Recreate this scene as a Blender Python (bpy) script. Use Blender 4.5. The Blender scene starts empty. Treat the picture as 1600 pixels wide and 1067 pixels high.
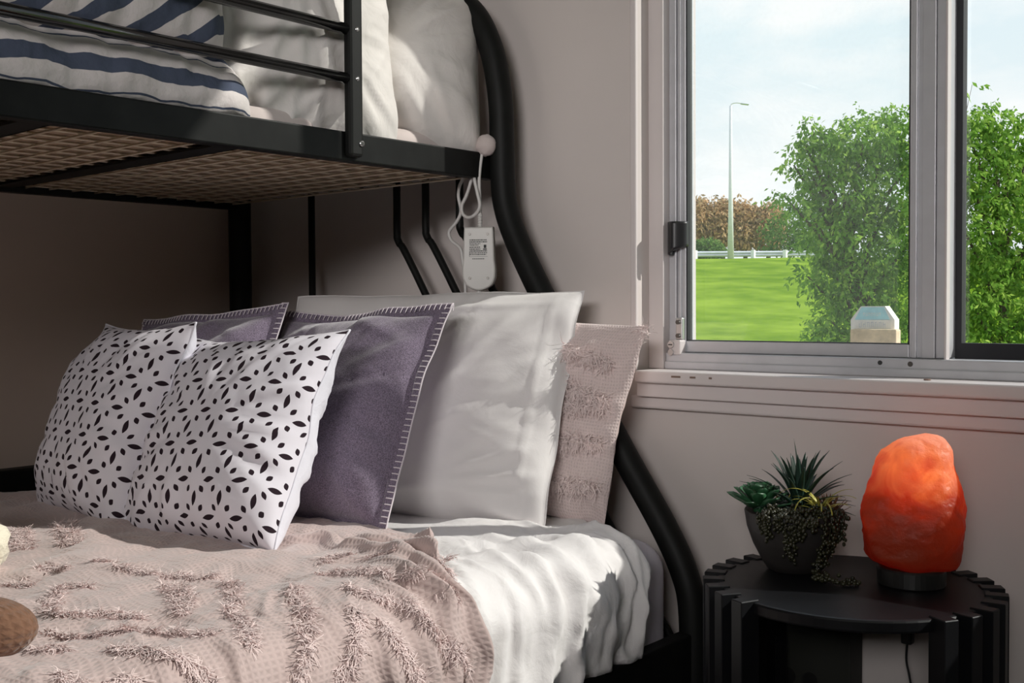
import bpy, bmesh, math, random
import numpy as np
from mathutils import Vector, Matrix, Quaternion

random.seed(7)
RNG = np.random.default_rng(7)
C = bpy.context.scene.collection
sc = bpy.context.scene
PI = math.pi

# ------------------------------------------------------------------ camera, sky, sun, lights, exposure
cam_d = bpy.data.cameras.new('camera')
cam = bpy.data.objects.new('camera', cam_d)
C.objects.link(cam)
cam_d.sensor_width = 36.0
cam_d.lens = 1700.0 / 1600.0 * 36.0
cam_d.clip_start = 0.02
cam_d.clip_end = 500
_f, _cx, _cy = 1700.0, 800.0, 533.5
_Y = Vector(((2290 - _cx) / _f, -(475 - _cy) / _f, -1)).normalized()      # room's depth axis seen by the lens
_X = -Vector(((-1135 - _cx) / _f, -(495 - _cy) / _f, -1))
_X = (_X - _Y * _X.dot(_Y)).normalized()
_Z = _X.cross(_Y)
cam.matrix_world = Matrix.Translation((0, -1.80, 0.92)) @ Matrix((_X, _Y, _Z)).to_4x4()
sc.camera = cam

sc.view_settings.view_transform = 'Standard'
sc.view_settings.look = 'None'
sc.view_settings.gamma = 1.0
sc.view_settings.use_curve_mapping = False
sc.view_settings.exposure = 0.0
sc.cycles.use_denoising = True
sc.cycles.max_bounces = 10
sc.cycles.transparent_max_bounces = 16
sc.cycles.sample_clamp_indirect = 6.0
sc.cycles.caustics_reflective = False
sc.cycles.caustics_refractive = False

SUN_DIR = Vector((1.0, 0.71, 0.87)).normalized()       # towards the sun
sun_d = bpy.data.lights.new('sun', 'SUN')
sun_d.energy = 4.3
sun_d.angle = math.radians(0.7)
sun_d.color = (1.0, 0.955, 0.89)
sun = bpy.data.objects.new('sun', sun_d)
C.objects.link(sun)
sun.rotation_euler = SUN_DIR.to_track_quat('Z', 'Y').to_euler()
sun.location = (6, 6, 9)

# added fill light at the wall behind the camera, aimed at the bed head
fill_d = bpy.data.lights.new('rear_fill_light', 'AREA')
fill_d.shape = 'RECTANGLE'
fill_d.size, fill_d.size_y = 1.7, 0.55
fill_d.energy = 4.8
fill_d.spread = math.radians(41)
fill_d.color = (1.0, 0.965, 0.95)
fill = bpy.data.objects.new('rear_fill_light', fill_d)
C.objects.link(fill)
fill.location = (0.6, -4.42, 2.02)
fill.rotation_euler = Vector((-2.1, 4.3, -0.85)).to_track_quat('-Z', 'Y').to_euler()

world = bpy.data.worlds.new('sky')
sc.world = world
world.use_nodes = True
wn, wl = world.node_tree.nodes, world.node_tree.links
wn.clear()
w_out = wn.new('ShaderNodeOutputWorld')
w_bg = wn.new('ShaderNodeBackground')
w_bg.inputs['Strength'].default_value = 1.06
wl.new(w_bg.outputs[0], w_out.inputs[0])
w_tc = wn.new('ShaderNodeTexCoord')
w_sep = wn.new('ShaderNodeSeparateXYZ')
wl.new(w_tc.outputs['Generated'], w_sep.inputs[0])
w_ramp = wn.new('ShaderNodeValToRGB')
w_ramp.color_ramp.elements[0].position = 0.0
w_ramp.color_ramp.elements[0].color = (0.97, 0.99, 1.0, 1)
w_ramp.color_ramp.elements[1].position = 0.75
w_ramp.color_ramp.elements[1].color = (0.28, 0.52, 0.90, 1)
e = w_ramp.color_ramp.elements.new(0.30)
e.color = (0.80, 0.93, 1.0, 1)
wl.new(w_sep.outputs['Z'], w_ramp.inputs[0])
w_map = wn.new('ShaderNodeMapping')
w_map.inputs['Scale'].default_value = (1.0, 1.0, 2.3)
w_map.inputs['Location'].default_value = (0.31, 0.12, 0.05)
wl.new(w_tc.outputs['Generated'], w_map.inputs[0])
w_no = wn.new('ShaderNodeTexNoise')
w_no.inputs['Scale'].default_value = 5.0
w_no.inputs['Detail'].default_value = 6.0
w_no.inputs['Roughness'].default_value = 0.55
wl.new(w_map.outputs[0], w_no.inputs['Vector'])
w_cr = wn.new('ShaderNodeValToRGB')
w_cr.color_ramp.elements[0].position = 0.42
w_cr.color_ramp.elements[0].color = (0, 0, 0, 1)
w_cr.color_ramp.elements[1].position = 0.60
w_cr.color_ramp.elements[1].color = (1, 1, 1, 1)
wl.new(w_no.outputs[0], w_cr.inputs[0])
w_mix = wn.new('ShaderNodeMix')
w_mix.data_type = 'RGBA'
w_mix.inputs[7].default_value = (1.05, 1.05, 1.06, 1)
wl.new(w_cr.outputs[0], w_mix.inputs[0])
wl.new(w_ramp.outputs[0], w_mix.inputs[6])
wl.new(w_mix.outputs[2], w_bg.inputs[0])


# ------------------------------------------------------------------ helpers
def link(o, parent=None):
    C.objects.link(o)
    if parent is not None:
        o.parent = parent
        if parent.type == 'EMPTY':
            o.matrix_parent_inverse = parent.matrix_basis.inverted()
    return o


def tag(o, label=None, cat=None, group=None, kind=None):
    if label: o['label'] = label
    if cat: o['category'] = cat
    if group: o['group'] = group
    if kind: o['kind'] = kind
    return o


def empty(name, loc, label=None, cat=None, group=None, kind=None):
    o = bpy.data.objects.new(name, None)
    o.empty_display_size = 0.05
    o.location = loc
    C.objects.link(o)
    return tag(o, label, cat, group, kind)


def mesh_obj(name, verts, faces, mat=None, parent=None, smooth=False, uv=None):
    me = bpy.data.meshes.new(name)
    me.from_pydata([tuple(map(float, v)) for v in verts], [], [tuple(f) for f in faces])
    me.update()
    if smooth:
        me.polygons.foreach_set('use_smooth', [True] * len(me.polygons))
    if uv is not None:
        l = me.uv_layers.new(name='UVMap')
        vi = np.zeros(len(me.loops), dtype=np.int32)
        me.loops.foreach_get('vertex_index', vi)
        l.data.foreach_set('uv', np.asarray(uv, dtype=np.float32)[vi].ravel())
    if mat: me.materials.append(mat)
    o = bpy.data.objects.new(name, me)
    return link(o, parent)


def bm_obj(name, bm, mat=None, parent=None, smooth=False):
    bmesh.ops.recalc_face_normals(bm, faces=bm.faces)
    me = bpy.data.meshes.new(name)
    bm.to_mesh(me)
    bm.free()
    if smooth:
        me.polygons.foreach_set('use_smooth', [True] * len(me.polygons))
    if mat: me.materials.append(mat)
    return link(bpy.data.objects.new(name, me), parent)


def add_box(bm, lo, hi, bevel=0.0, seg=2, rot=None):
    r = bmesh.ops.create_cube(bm, size=1.0)
    vs = r['verts']
    lo, hi = Vector(lo), Vector(hi)
    c, s = (lo + hi) / 2, hi - lo
    for v in vs:
        v.co = Vector((v.co.x * s.x, v.co.y * s.y, v.co.z * s.z))
        if rot is not None: v.co = rot @ v.co
        v.co += c
    if bevel > 0:
        es = list({ed for v in vs for ed in v.link_edges})
        bmesh.ops.bevel(bm, geom=es, offset=bevel, segments=seg, affect='EDGES', profile=0.5)
    return bm


def box(name, lo, hi, mat, parent=None, bevel=0.0, seg=2, rot=None, smooth=False):
    return bm_obj(name, add_box(bmesh.new(), lo, hi, bevel, seg, rot), mat, parent, smooth)


def catmull(pts, n=8):
    P = [np.array(p, float) for p in pts]
    P = [2 * P[0] - P[1]] + P + [2 * P[-1] - P[-2]]
    out = []
    for i in range(1, len(P) - 2):
        p0, p1, p2, p3 = P[i - 1:i + 3]
        for t in np.linspace(0, 1, n, endpoint=False):
            out.append(0.5 * (2 * p1 + (p2 - p0) * t + (2 * p0 - 5 * p1 + 4 * p2 - p3) * t * t + (3 * p1 - p0 - 3 * p2 + p3) * t ** 3))
    out.append(P[-2])
    return np.array(out)


def tube_geo(path, rad, seg=10, caps=True):
    """verts, faces of a round tube swept along a polyline; rad a number or a list"""
    path = np.asarray(path, float)
    n = len(path)
    rads = np.full(n, rad) if np.isscalar(rad) else np.asarray(rad, float)
    T = np.gradient(path, axis=0)
    T /= np.linalg.norm(T, axis=1)[:, None] + 1e-12
    up = np.array([0, 0, 1.0]) if abs(T[0][2]) < 0.9 else np.array([1.0, 0, 0])
    N = np.cross(T[0], up); N /= np.linalg.norm(N)
    V, F = [], []
    for i in range(n):
        N = N - T[i] * (N @ T[i]); N /= np.linalg.norm(N) + 1e-12
        B = np.cross(T[i], N)
        for k in range(seg):
            a = 2 * PI * k / seg
            V.append(path[i] + rads[i] * (math.cos(a) * N + math.sin(a) * B))
    for i in range(n - 1):
        for k in range(seg):
            k2 = (k + 1) % seg
            F.append((i * seg + k, i * seg + k2, (i + 1) * seg + k2, (i + 1) * seg + k))
    if caps:
        F.append(tuple(range(seg - 1, -1, -1)))
        F.append(tuple((n - 1) * seg + k for k in range(seg)))
    return V, F


def tube(name, path, rad, mat, parent=None, seg=10, smooth=True):
    V, F = tube_geo(path, rad, seg)
    return mesh_obj(name, V, F, mat, parent, smooth)


class Soup:
    """collects pieces that stay one mesh"""
    def __init__(s): s.V, s.F = [], []
    def add(s, V, F):
        b = len(s.V)
        s.V.extend(V)
        s.F.extend(tuple(i + b for i in f) for f in F)
    def build(s, name, mat, parent=None, smooth=False): return mesh_obj(name, s.V, s.F, mat, parent, smooth)


def lathe_geo(profile, seg=32, centre=(0, 0)):
    V, F = [], []
    n = len(profile)
    for r, z in profile:
        for k in range(seg):
            a = 2 * PI * k / seg
            V.append((centre[0] + r * math.cos(a), centre[1] + r * math.sin(a), z))
    for i in range(n - 1):
        for k in range(seg):
            k2 = (k + 1) % seg
            F.append((i * seg + k, i * seg + k2, (i + 1) * seg + k2, (i + 1) * seg + k))
    F.append(tuple(range(seg - 1, -1, -1)))
    F.append(tuple((n - 1) * seg + k for k in range(seg)))
    return V, F


def snoise(P, freq, seed, octaves=3, gain=0.5):
    """smooth pseudo noise, about -1..1, P is (n, d)"""
    r = np.random.default_rng(seed)
    out = np.zeros(len(P)); amp = 1.0; tot = 0
    for o in range(octaves):
        for _ in range(6):
            k = r.normal(size=P.shape[1]); k /= np.linalg.norm(k)
            out += amp * np.sin(P @ k * freq * (0.7 + 0.6 * r.random()) * 2 * PI + r.random() * 6.283) / 2.45
        tot += amp * amp
        amp *= gain; freq *= 2.1
    return out / math.sqrt(tot)


def smooth01(a, b, x):
    t = np.clip((np.asarray(x, float) - a) / (b - a), 0, 1)
    return t * t * (3 - 2 * t)


# ------------------------------------------------------------------ materials
def new_mat(name):
    m = bpy.data.materials.new(name)
    m.use_nodes = True
    n = m.node_tree.nodes
    return m, n, m.node_tree.links, n['Principled BSDF']


def tex_coord(n, l, kind='Object', scale=(1, 1, 1)):
    tc = n.new('ShaderNodeTexCoord')
    mp = n.new('ShaderNodeMapping')
    mp.inputs['Scale'].default_value = scale
    l.new(tc.outputs[kind], mp.inputs[0])
    return mp.outputs[0]


def simple(name, col, rough=0.6, metal=0.0, noise=0.0, nscale=20, bump=0.0, bscale=200, spec=0.5, coat=0.0, sheen=0.0, detail=4):
    m, n, l, b = new_mat(name)
    b.inputs['Base Color'].default_value = (*col, 1)
    b.inputs['Roughness'].default_value = rough
    b.inputs['Metallic'].default_value = metal
    b.inputs['Specular IOR Level'].default_value = spec
    b.inputs['Coat Weight'].default_value = coat
    b.inputs['Sheen Weight'].default_value = sheen
    v = tex_coord(n, l)
    if noise > 0:
        t = n.new('ShaderNodeTexNoise')
        t.inputs['Scale'].default_value = nscale
        t.inputs['Detail'].default_value = detail
        l.new(v, t.inputs['Vector'])
        r = n.new('ShaderNodeValToRGB')
        r.color_ramp.elements[0].position, r.color_ramp.elements[1].position = 0.3, 0.7
        r.color_ramp.elements[0].color = (*[c * (1 - noise) for c in col], 1)
        r.color_ramp.elements[1].color = (*[min(1, c * (1 + noise)) for c in col], 1)
        l.new(t.outputs[0], r.inputs[0])
        l.new(r.outputs[0], b.inputs['Base Color'])
    if bump > 0:
        t = n.new('ShaderNodeTexNoise')
        t.inputs['Scale'].default_value = bscale
        t.inputs['Detail'].default_value = 3
        l.new(v, t.inputs['Vector'])
        bp = n.new('ShaderNodeBump')
        bp.inputs['Strength'].default_value = bump
        bp.inputs['Distance'].default_value = 0.002
        l.new(t.outputs[0], bp.inputs['Height'])
        l.new(bp.outputs[0], b.inputs['Normal'])
    return m


def math_node(n, l, op, a, b=None, c=None):
    m = n.new('ShaderNodeMath')
    m.operation = op
    for i, x in enumerate((a, b, c)):
        if x is None: continue
        if isinstance(x, (int, float)): m.inputs[i].default_value = x
        else: l.new(x, m.inputs[i])
    return m.outputs[0]


def fabric(name, col, rough=0.92, weave=900.0, wb=0.25, wrinkle=0.25, wscale=14.0, mottled=0.0, sheen=0.15, col2=None):
    """cloth with fine woven relief and soft wrinkles"""
    m, n, l, b = new_mat(name)
    b.inputs['Roughness'].default_value = rough
    b.inputs['Specular IOR Level'].default_value = 0.2
    b.inputs['Sheen Weight'].default_value = sheen
    b.inputs['Base Color'].default_value = (*col, 1)
    v = tex_coord(n, l)
    wv = n.new('ShaderNodeTexNoise'); wv.inputs['Scale'].default_value = weave; wv.inputs['Detail'].default_value = 2
    l.new(v, wv.inputs['Vector'])
    wr = n.new('ShaderNodeTexNoise'); wr.inputs['Scale'].default_value = wscale; wr.inputs['Detail'].default_value = 5
    wr.inputs['Distortion'].default_value = 0.6
    l.new(v, wr.inputs['Vector'])
    b1 = n.new('ShaderNodeBump'); b1.inputs['Strength'].default_value = wrinkle; b1.inputs['Distance'].default_value = 0.02
    l.new(wr.outputs[0], b1.inputs['Height'])
    b2 = n.new('ShaderNodeBump'); b2.inputs['Strength'].default_value = wb; b2.inputs['Distance'].default_value = 0.001
    l.new(wv.outputs[0], b2.inputs['Height']); l.new(b1.outputs[0], b2.inputs['Normal'])
    l.new(b2.outputs[0], b.inputs['Normal'])
    if mottled > 0:
        r = n.new('ShaderNodeValToRGB')
        r.color_ramp.elements[0].position, r.color_ramp.elements[1].position = 0.35, 0.65
        c2 = col2 or tuple(c * (1 + mottled) for c in col)
        r.color_ramp.elements[0].color = (*[c * (1 - mottled) for c in col], 1)
        r.color_ramp.elements[1].color = (*[min(1, c) for c in c2], 1)
        l.new(wv.outputs[0], r.inputs[0]); l.new(r.outputs[0], b.inputs['Base Color'])
    return m


M = {}
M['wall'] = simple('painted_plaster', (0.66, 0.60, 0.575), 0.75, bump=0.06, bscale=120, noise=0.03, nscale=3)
M['wall_shaded'] = simple('painted_plaster_shaded', (0.60, 0.49, 0.42), 0.8, bump=0.06, bscale=120, noise=0.03, nscale=3)  # shade on the side wall put into a darker, browner plaster
M['ceiling'] = simple('ceiling_paint', (0.78, 0.76, 0.74), 0.9)
M['floor'] = simple('dark_carpet', (0.035, 0.03, 0.028), 0.95, noise=0.3, nscale=200, bump=0.3, bscale=400)
M['trim'] = simple('white_trim_paint', (0.70, 0.64, 0.63), 0.45, noise=0.02, nscale=8, bump=0.03, bscale=60)
M['chip'] = simple('chipped_wood', (0.22, 0.15, 0.12), 0.8)
M['alu'] = simple('aluminium', (0.66, 0.66, 0.69), 0.42, metal=0.35, noise=0.04, nscale=30)
M['steel'] = simple('bright_steel', (0.62, 0.62, 0.62), 0.3, metal=0.9)
M['gasket'] = simple('black_gasket', (0.012, 0.012, 0.016), 0.6)
M['latch'] = simple('black_plastic', (0.018, 0.018, 0.02), 0.35)
M['black_metal'] = simple('black_painted_metal', (0.007, 0.0075, 0.007), 0.55, spec=0.22, noise=0.25, nscale=25, bump=0.03, bscale=80)
M['worn_metal'] = simple('scuffed_black_metal', (0.006, 0.0065, 0.006), 0.45, spec=0.17, noise=0.5, nscale=18, bump=0.05, bscale=60)
M['gloss_metal'] = simple('glossy_black_enamel', (0.006, 0.006, 0.006), 0.16, spec=0.6)
M['underlay'] = simple('tan_underlay', (0.42, 0.31, 0.22), 0.9, noise=0.15, nscale=30)
M['wire'] = simple('pale_wire', (0.78, 0.68, 0.54), 0.5)
M['white_cotton'] = fabric('white_cotton', (0.78, 0.75, 0.745), wrinkle=0.16, wscale=9)
M['white_sheet'] = fabric('white_duvet_cotton', (0.82, 0.79, 0.79), wrinkle=0.22, wscale=20)
M['upper_white'] = fabric('upper_pillow_cotton', (0.76, 0.72, 0.69), wrinkle=0.35, wscale=12)
M['lavender_sheet'] = fabric('lavender_sheet', (0.66, 0.62, 0.70), wrinkle=0.2, wscale=10)
M['mattress'] = fabric('mattress_ticking', (0.60, 0.52, 0.50), wrinkle=0.1)
M['purple'] = fabric('purple_chenille', (0.180, 0.145, 0.200), weave=520, wb=0.5, wrinkle=0.2, wscale=9, mottled=0.42, sheen=0.5)
M['stitch'] = simple('pale_yarn', (0.66, 0.60, 0.64), 0.9)
M['pink_back'] = fabric('pink_cotton', (0.68, 0.53, 0.50), wrinkle=0.4, wscale=18)
M['tuft'] = simple('pink_tuft_yarn', (0.80, 0.65, 0.63), 0.95, sheen=0.3, noise=0.12, nscale=60)
M['tuft_pale'] = simple('pale_pink_tuft_yarn', (0.86, 0.73, 0.71), 0.95, sheen=0.3, noise=0.1, nscale=60)
M['tag'] = simple('care_tag', (0.75, 0.75, 0.78), 0.8)
M['cushion_white'] = fabric('white_canvas', (0.74, 0.73, 0.80), weave=700, wb=0.2, wrinkle=0.3, wscale=13)
M['cream_plush'] = fabric('cream_plush', (0.80, 0.74, 0.60), weave=300, wb=0.9, wrinkle=0.5, wscale=40)
M['plastic'] = simple('white_plastic', (0.62, 0.60, 0.57), 0.4)
M['cord'] = simple('white_cord', (0.66, 0.64, 0.62), 0.5)
M['print'] = simple('dark_print', (0.05, 0.05, 0.05), 0.8)
M['screw'] = simple('screw_steel', (0.16, 0.15, 0.14), 0.4, metal=0.8)
M['table'] = simple('black_lacquer', (0.006, 0.0062, 0.0075), 0.45, spec=0.25, noise=0.15, nscale=20, bump=0.02, bscale=40)
M['lamp_base'] = simple('black_wood', (0.012, 0.012, 0.011), 0.4)
M['pot'] = simple('dark_ceramic', (0.022, 0.019, 0.018), 0.55, noise=0.15, nscale=30)
M['soil'] = simple('dark_soil', (0.03, 0.022, 0.016), 0.95, noise=0.4, nscale=90, bump=0.6, bscale=120)
M['leaf_dark'] = simple('dark_spiky_leaf', (0.014, 0.038, 0.026), 0.45, noise=0.35, nscale=25)
M['leaf_green'] = simple('fleshy_leaf', (0.030, 0.105, 0.045), 0.4, noise=0.35, nscale=40)
M['leaf_yellow'] = simple('yellow_green_leaf', (0.40, 0.37, 0.06), 0.45, noise=0.3, nscale=40)
M['leaf_rust'] = simple('rusty_leaf', (0.16, 0.07, 0.03), 0.5, noise=0.3, nscale=40)
M['bead'] = simple('trailing_bead', (0.028, 0.028, 0.013), 0.3, noise=0.4, nscale=60)
M['carton'] = simple('black_carton', (0.017, 0.018, 0.014), 0.7)
M['carton_print'] = simple('carton_print', (0.008, 0.008, 0.008), 0.5)
M['pole'] = simple('galvanised_steel', (0.74, 0.74, 0.75), 0.5, noise=0.05)
M['rail_steel'] = simple('guard_rail_steel', (0.62, 0.64, 0.68), 0.5, noise=0.1, nscale=3)
M['post_white'] = simple('white_post', (0.85, 0.85, 0.85), 0.7)
M['bark'] = simple('bark', (0.10, 0.075, 0.055), 0.9, noise=0.3, nscale=10)
M['orn_blue'] = simple('pale_blue_paint', (0.48, 0.84, 0.95), 0.5, noise=0.08, nscale=80)
M['orn_white'] = simple('white_paint', (0.93, 0.91, 0.88), 0.5, noise=0.06, nscale=80)
M['orn_letter'] = simple('letter_paint', (0.66, 0.70, 0.80), 0.6)
M['orn_wood'] = simple('pale_timber', (0.78, 0.62, 0.42), 0.7, noise=0.2, nscale=60)


def waffle_mat(name, col, freq=135.0, depth=0.0022):
    """waffle weave: small recessed cells in rows, from the cloth's own UVs (metres)"""
    m, n, l, b = new_mat(name)
    b.inputs['Roughness'].default_value = 0.95
    b.inputs['Specular IOR Level'].default_value = 0.15
    b.inputs['Sheen Weight'].default_value = 0.3
    tc = n.new('ShaderNodeTexCoord')
    sp = n.new('ShaderNodeSeparateXYZ'); l.new(tc.outputs['UV'], sp.inputs[0])
    su = math_node(n, l, 'SINE', math_node(n, l, 'MULTIPLY', sp.outputs[0], 2 * PI * freq))
    sv = math_node(n, l, 'SINE', math_node(n, l, 'MULTIPLY', sp.outputs[1], 2 * PI * freq * 0.8))
    h = math_node(n, l, 'MAXIMUM', su, sv)
    no = n.new('ShaderNodeTexNoise'); no.inputs['Scale'].default_value = 45; no.inputs['Detail'].default_value = 4
    l.new(tc.outputs['UV'], no.inputs['Vector'])
    h2 = math_node(n, l, 'ADD', math_node(n, l, 'MULTIPLY', h, 0.5), math_node(n, l, 'MULTIPLY', no.outputs[0], 1.2))
    bp = n.new('ShaderNodeBump'); bp.inputs['Strength'].default_value = 0.6; bp.inputs['Distance'].default_value = depth * 0.6
    l.new(h2, bp.inputs['Height']); l.new(bp.outputs[0], b.inputs['Normal'])
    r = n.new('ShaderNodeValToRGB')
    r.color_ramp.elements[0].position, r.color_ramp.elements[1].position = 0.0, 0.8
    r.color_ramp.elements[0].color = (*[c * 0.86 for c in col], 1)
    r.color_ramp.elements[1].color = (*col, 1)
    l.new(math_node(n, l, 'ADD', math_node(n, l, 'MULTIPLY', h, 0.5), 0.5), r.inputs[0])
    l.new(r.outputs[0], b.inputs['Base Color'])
    return m


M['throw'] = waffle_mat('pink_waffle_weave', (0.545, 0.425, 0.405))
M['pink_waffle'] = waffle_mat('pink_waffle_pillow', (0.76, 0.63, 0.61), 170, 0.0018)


def petal_mat():
    """white canvas printed with black petals: long ones on the axes of each flower, short drops between"""
    m, n, l, b = new_mat('petal_print_canvas')
    b.inputs['Roughness'].default_value = 0.9
    b.inputs['Specular IOR Level'].default_value = 0.2
    tc = n.new('ShaderNodeTexCoord')
    sp = n.new('ShaderNodeSeparateXYZ'); l.new(tc.outputs['UV'], sp.inputs[0])
    K = 6.5
    u = math_node(n, l, 'MULTIPLY', sp.outputs[0], K)
    v = math_node(n, l, 'MULTIPLY', sp.outputs[1], K)

    def wrap(x, off):
        t = math_node(n, l, 'FRACT', math_node(n, l, 'ADD', x, 64.5 - off))
        return math_node(n, l, 'SUBTRACT', t, 0.5)

    def leaf(cu, cv, ang, a, w):
        x, y = wrap(u, cu), wrap(v, cv)
        ca, sa = math.cos(ang), math.sin(ang)
        p = math_node(n, l, 'ADD', math_node(n, l, 'MULTIPLY', x, ca), math_node(n, l, 'MULTIPLY', y, sa))
        q = math_node(n, l, 'ADD', math_node(n, l, 'MULTIPLY', x, -sa), math_node(n, l, 'MULTIPLY', y, ca))
        pp = math_node(n, l, 'DIVIDE', p, a)
        lim = math_node(n, l, 'MULTIPLY', math_node(n, l, 'SUBTRACT', 1.0, math_node(n, l, 'MULTIPLY', pp, pp)), w)
        return math_node(n, l, 'LESS_THAN', math_node(n, l, 'ABSOLUTE', q), lim)

    parts = [leaf(0, 0, PI / 2 - 0.15, 0.215, 0.078), leaf(0.5, 0.5, 0.12, 0.215, 0.078)]
    for (su, sv, a) in ((0.25, 0.25, 1), (0.75, 0.25, -1), (0.25, 0.75, -1), (0.75, 0.75, 1)):
        # drops point away from the flower centre at (0, 0.5)
        parts.append(leaf(su, sv, (-1 if a > 0 else 1) * 0.95, 0.110, 0.072))
    acc = parts[0]
    for p in parts[1:]: acc = math_node(n, l, 'MAXIMUM', acc, p)
    mx = n.new('ShaderNodeMix'); mx.data_type = 'RGBA'
    mx.inputs[6].default_value = (0.72, 0.69, 0.75, 1)
    mx.inputs[7].default_value = (0.022, 0.012, 0.018, 1)
    l.new(acc, mx.inputs[0]); l.new(mx.outputs[2], b.inputs['Base Color'])
    no = n.new('ShaderNodeTexNoise'); no.inputs['Scale'].default_value = 11; no.inputs['Detail'].default_value = 4
    l.new(tc.outputs['Object'], no.inputs['Vector'])
    bp = n.new('ShaderNodeBump'); bp.inputs['Strength'].default_value = 0.2; bp.inputs['Distance'].default_value = 0.015
    l.new(no.outputs[0], bp.inputs['Height']); l.new(bp.outputs[0], b.inputs['Normal'])
    return m


M['petals'] = petal_mat()


def stripe_mat(name, axis_mix, period, blue=(0.075, 0.090, 0.135), width=0.5, second=None):
    """striped cotton from the cloth's own UVs (metres): axis_mix gives the stripe direction"""
    m, n, l, b = new_mat(name)
    b.inputs['Roughness'].default_value = 0.92
    b.inputs['Specular IOR Level'].default_value = 0.2
    tc = n.new('ShaderNodeTexCoord')
    no = n.new('ShaderNodeTexNoise'); no.inputs['Scale'].default_value = 7; no.inputs['Detail'].default_value = 3
    l.new(tc.outputs['UV'], no.inputs['Vector'])
    sp = n.new('ShaderNodeSeparateXYZ'); l.new(tc.outputs['UV'], sp.inputs[0])
    t = math_node(n, l, 'ADD', math_node(n, l, 'MULTIPLY', sp.outputs[0], axis_mix[0]), math_node(n, l, 'MULTIPLY', sp.outputs[1], axis_mix[1]))
    t = math_node(n, l, 'ADD', t, math_node(n, l, 'MULTIPLY', no.outputs[0], 0.02))
    fr = math_node(n, l, 'FRACT', math_node(n, l, 'ADD', math_node(n, l, 'DIVIDE', t, period), 30))
    s = math_node(n, l, 'LESS_THAN', fr, width)
    if second:
        a = math_node(n, l, 'GREATER_THAN', fr, second[0]); c = math_node(n, l, 'LESS_THAN', fr, second[1])
        s = math_node(n, l, 'MAXIMUM', s, math_node(n, l, 'MULTIPLY', a, c))
    mx = n.new('ShaderNodeMix'); mx.data_type = 'RGBA'
    mx.inputs[6].default_value = (0.66, 0.61, 0.60, 1)
    mx.inputs[7].default_value = (*blue, 1)
    l.new(s, mx.inputs[0]); l.new(mx.outputs[2], b.inputs['Base Color'])
    w = n.new('ShaderNodeTexNoise'); w.inputs['Scale'].default_value = 18; w.inputs['Detail'].default_value = 5
    l.new(tc.outputs['Object'], w.inputs['Vector'])
    bp = n.new('ShaderNodeBump'); bp.inputs['Strength'].default_value = 0.45; bp.inputs['Distance'].default_value = 0.02
    l.new(w.outputs[0], bp.inputs['Height']); l.new(bp.outputs[0], b.inputs['Normal'])
    return m


M['stripe_wide'] = stripe_mat('wide_striped_cotton', (0.62, 0.78), 0.058, width=0.48)
M['stripe_sheet'] = stripe_mat('striped_sheet_cotton', (0.0, 1.0), 0.085, width=0.30, second=(0.60, 0.64))


def glass_mat(name, dirt):
    m = bpy.data.materials.new(name)
    m.use_nodes = True
    n, l = m.node_tree.nodes, m.node_tree.links
    n.clear()
    out = n.new('ShaderNodeOutputMaterial')
    tr = n.new('ShaderNodeBsdfTransparent'); tr.inputs[0].default_value = (0.97, 0.985, 0.98, 1)
    gl = n.new('ShaderNodeBsdfGlossy'); gl.inputs['Roughness'].default_value = 0.0
    lw = n.new('ShaderNodeLayerWeight'); lw.inputs[0].default_value = 0.5      # Schlick's fresnel, alike from both sides
    fac = math_node(n, l, 'MULTIPLY_ADD', math_node(n, l, 'POWER', lw.outputs['Facing'], 5.0), 0.96, 0.04)
    mx = n.new('ShaderNodeMixShader')
    l.new(fac, mx.inputs[0])
    l.new(tr.outputs[0], mx.inputs[1]); l.new(gl.outputs[0], mx.inputs[2])
    last = mx.outputs[0]
    if dirt > 0:
        tc = n.new('ShaderNodeTexCoord')
        no = n.new('ShaderNodeTexNoise'); no.inputs['Scale'].default_value = 120; no.inputs['Detail'].default_value = 3
        l.new(tc.outputs['Object'], no.inputs['Vector'])
        rp = n.new('ShaderNodeValToRGB')
        rp.color_ramp.elements[0].position, rp.color_ramp.elements[1].position = 0.45, 0.85
        rp.color_ramp.elements[0].color = (dirt * 0.9,) * 3 + (1,)
        rp.color_ramp.elements[1].color = (dirt * 1.5,) * 3 + (1,)
        l.new(no.outputs[0], rp.inputs[0])
        di = n.new('ShaderNodeBsdfTranslucent'); di.inputs[0].default_value = (0.9, 0.95, 0.92, 1)
        m2 = n.new('ShaderNodeMixShader')
        l.new(rp.outputs[0], m2.inputs[0]); l.new(last, m2.inputs[1]); l.new(di.outputs[0], m2.inputs[2])
        last = m2.outputs[0]
    l.new(last, out.inputs[0])
    return m


M['glass_dusty'] = glass_mat('dusty_window_glass', 0.024)
M['glass'] = glass_mat('clear_window_glass', 0.0)


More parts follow.
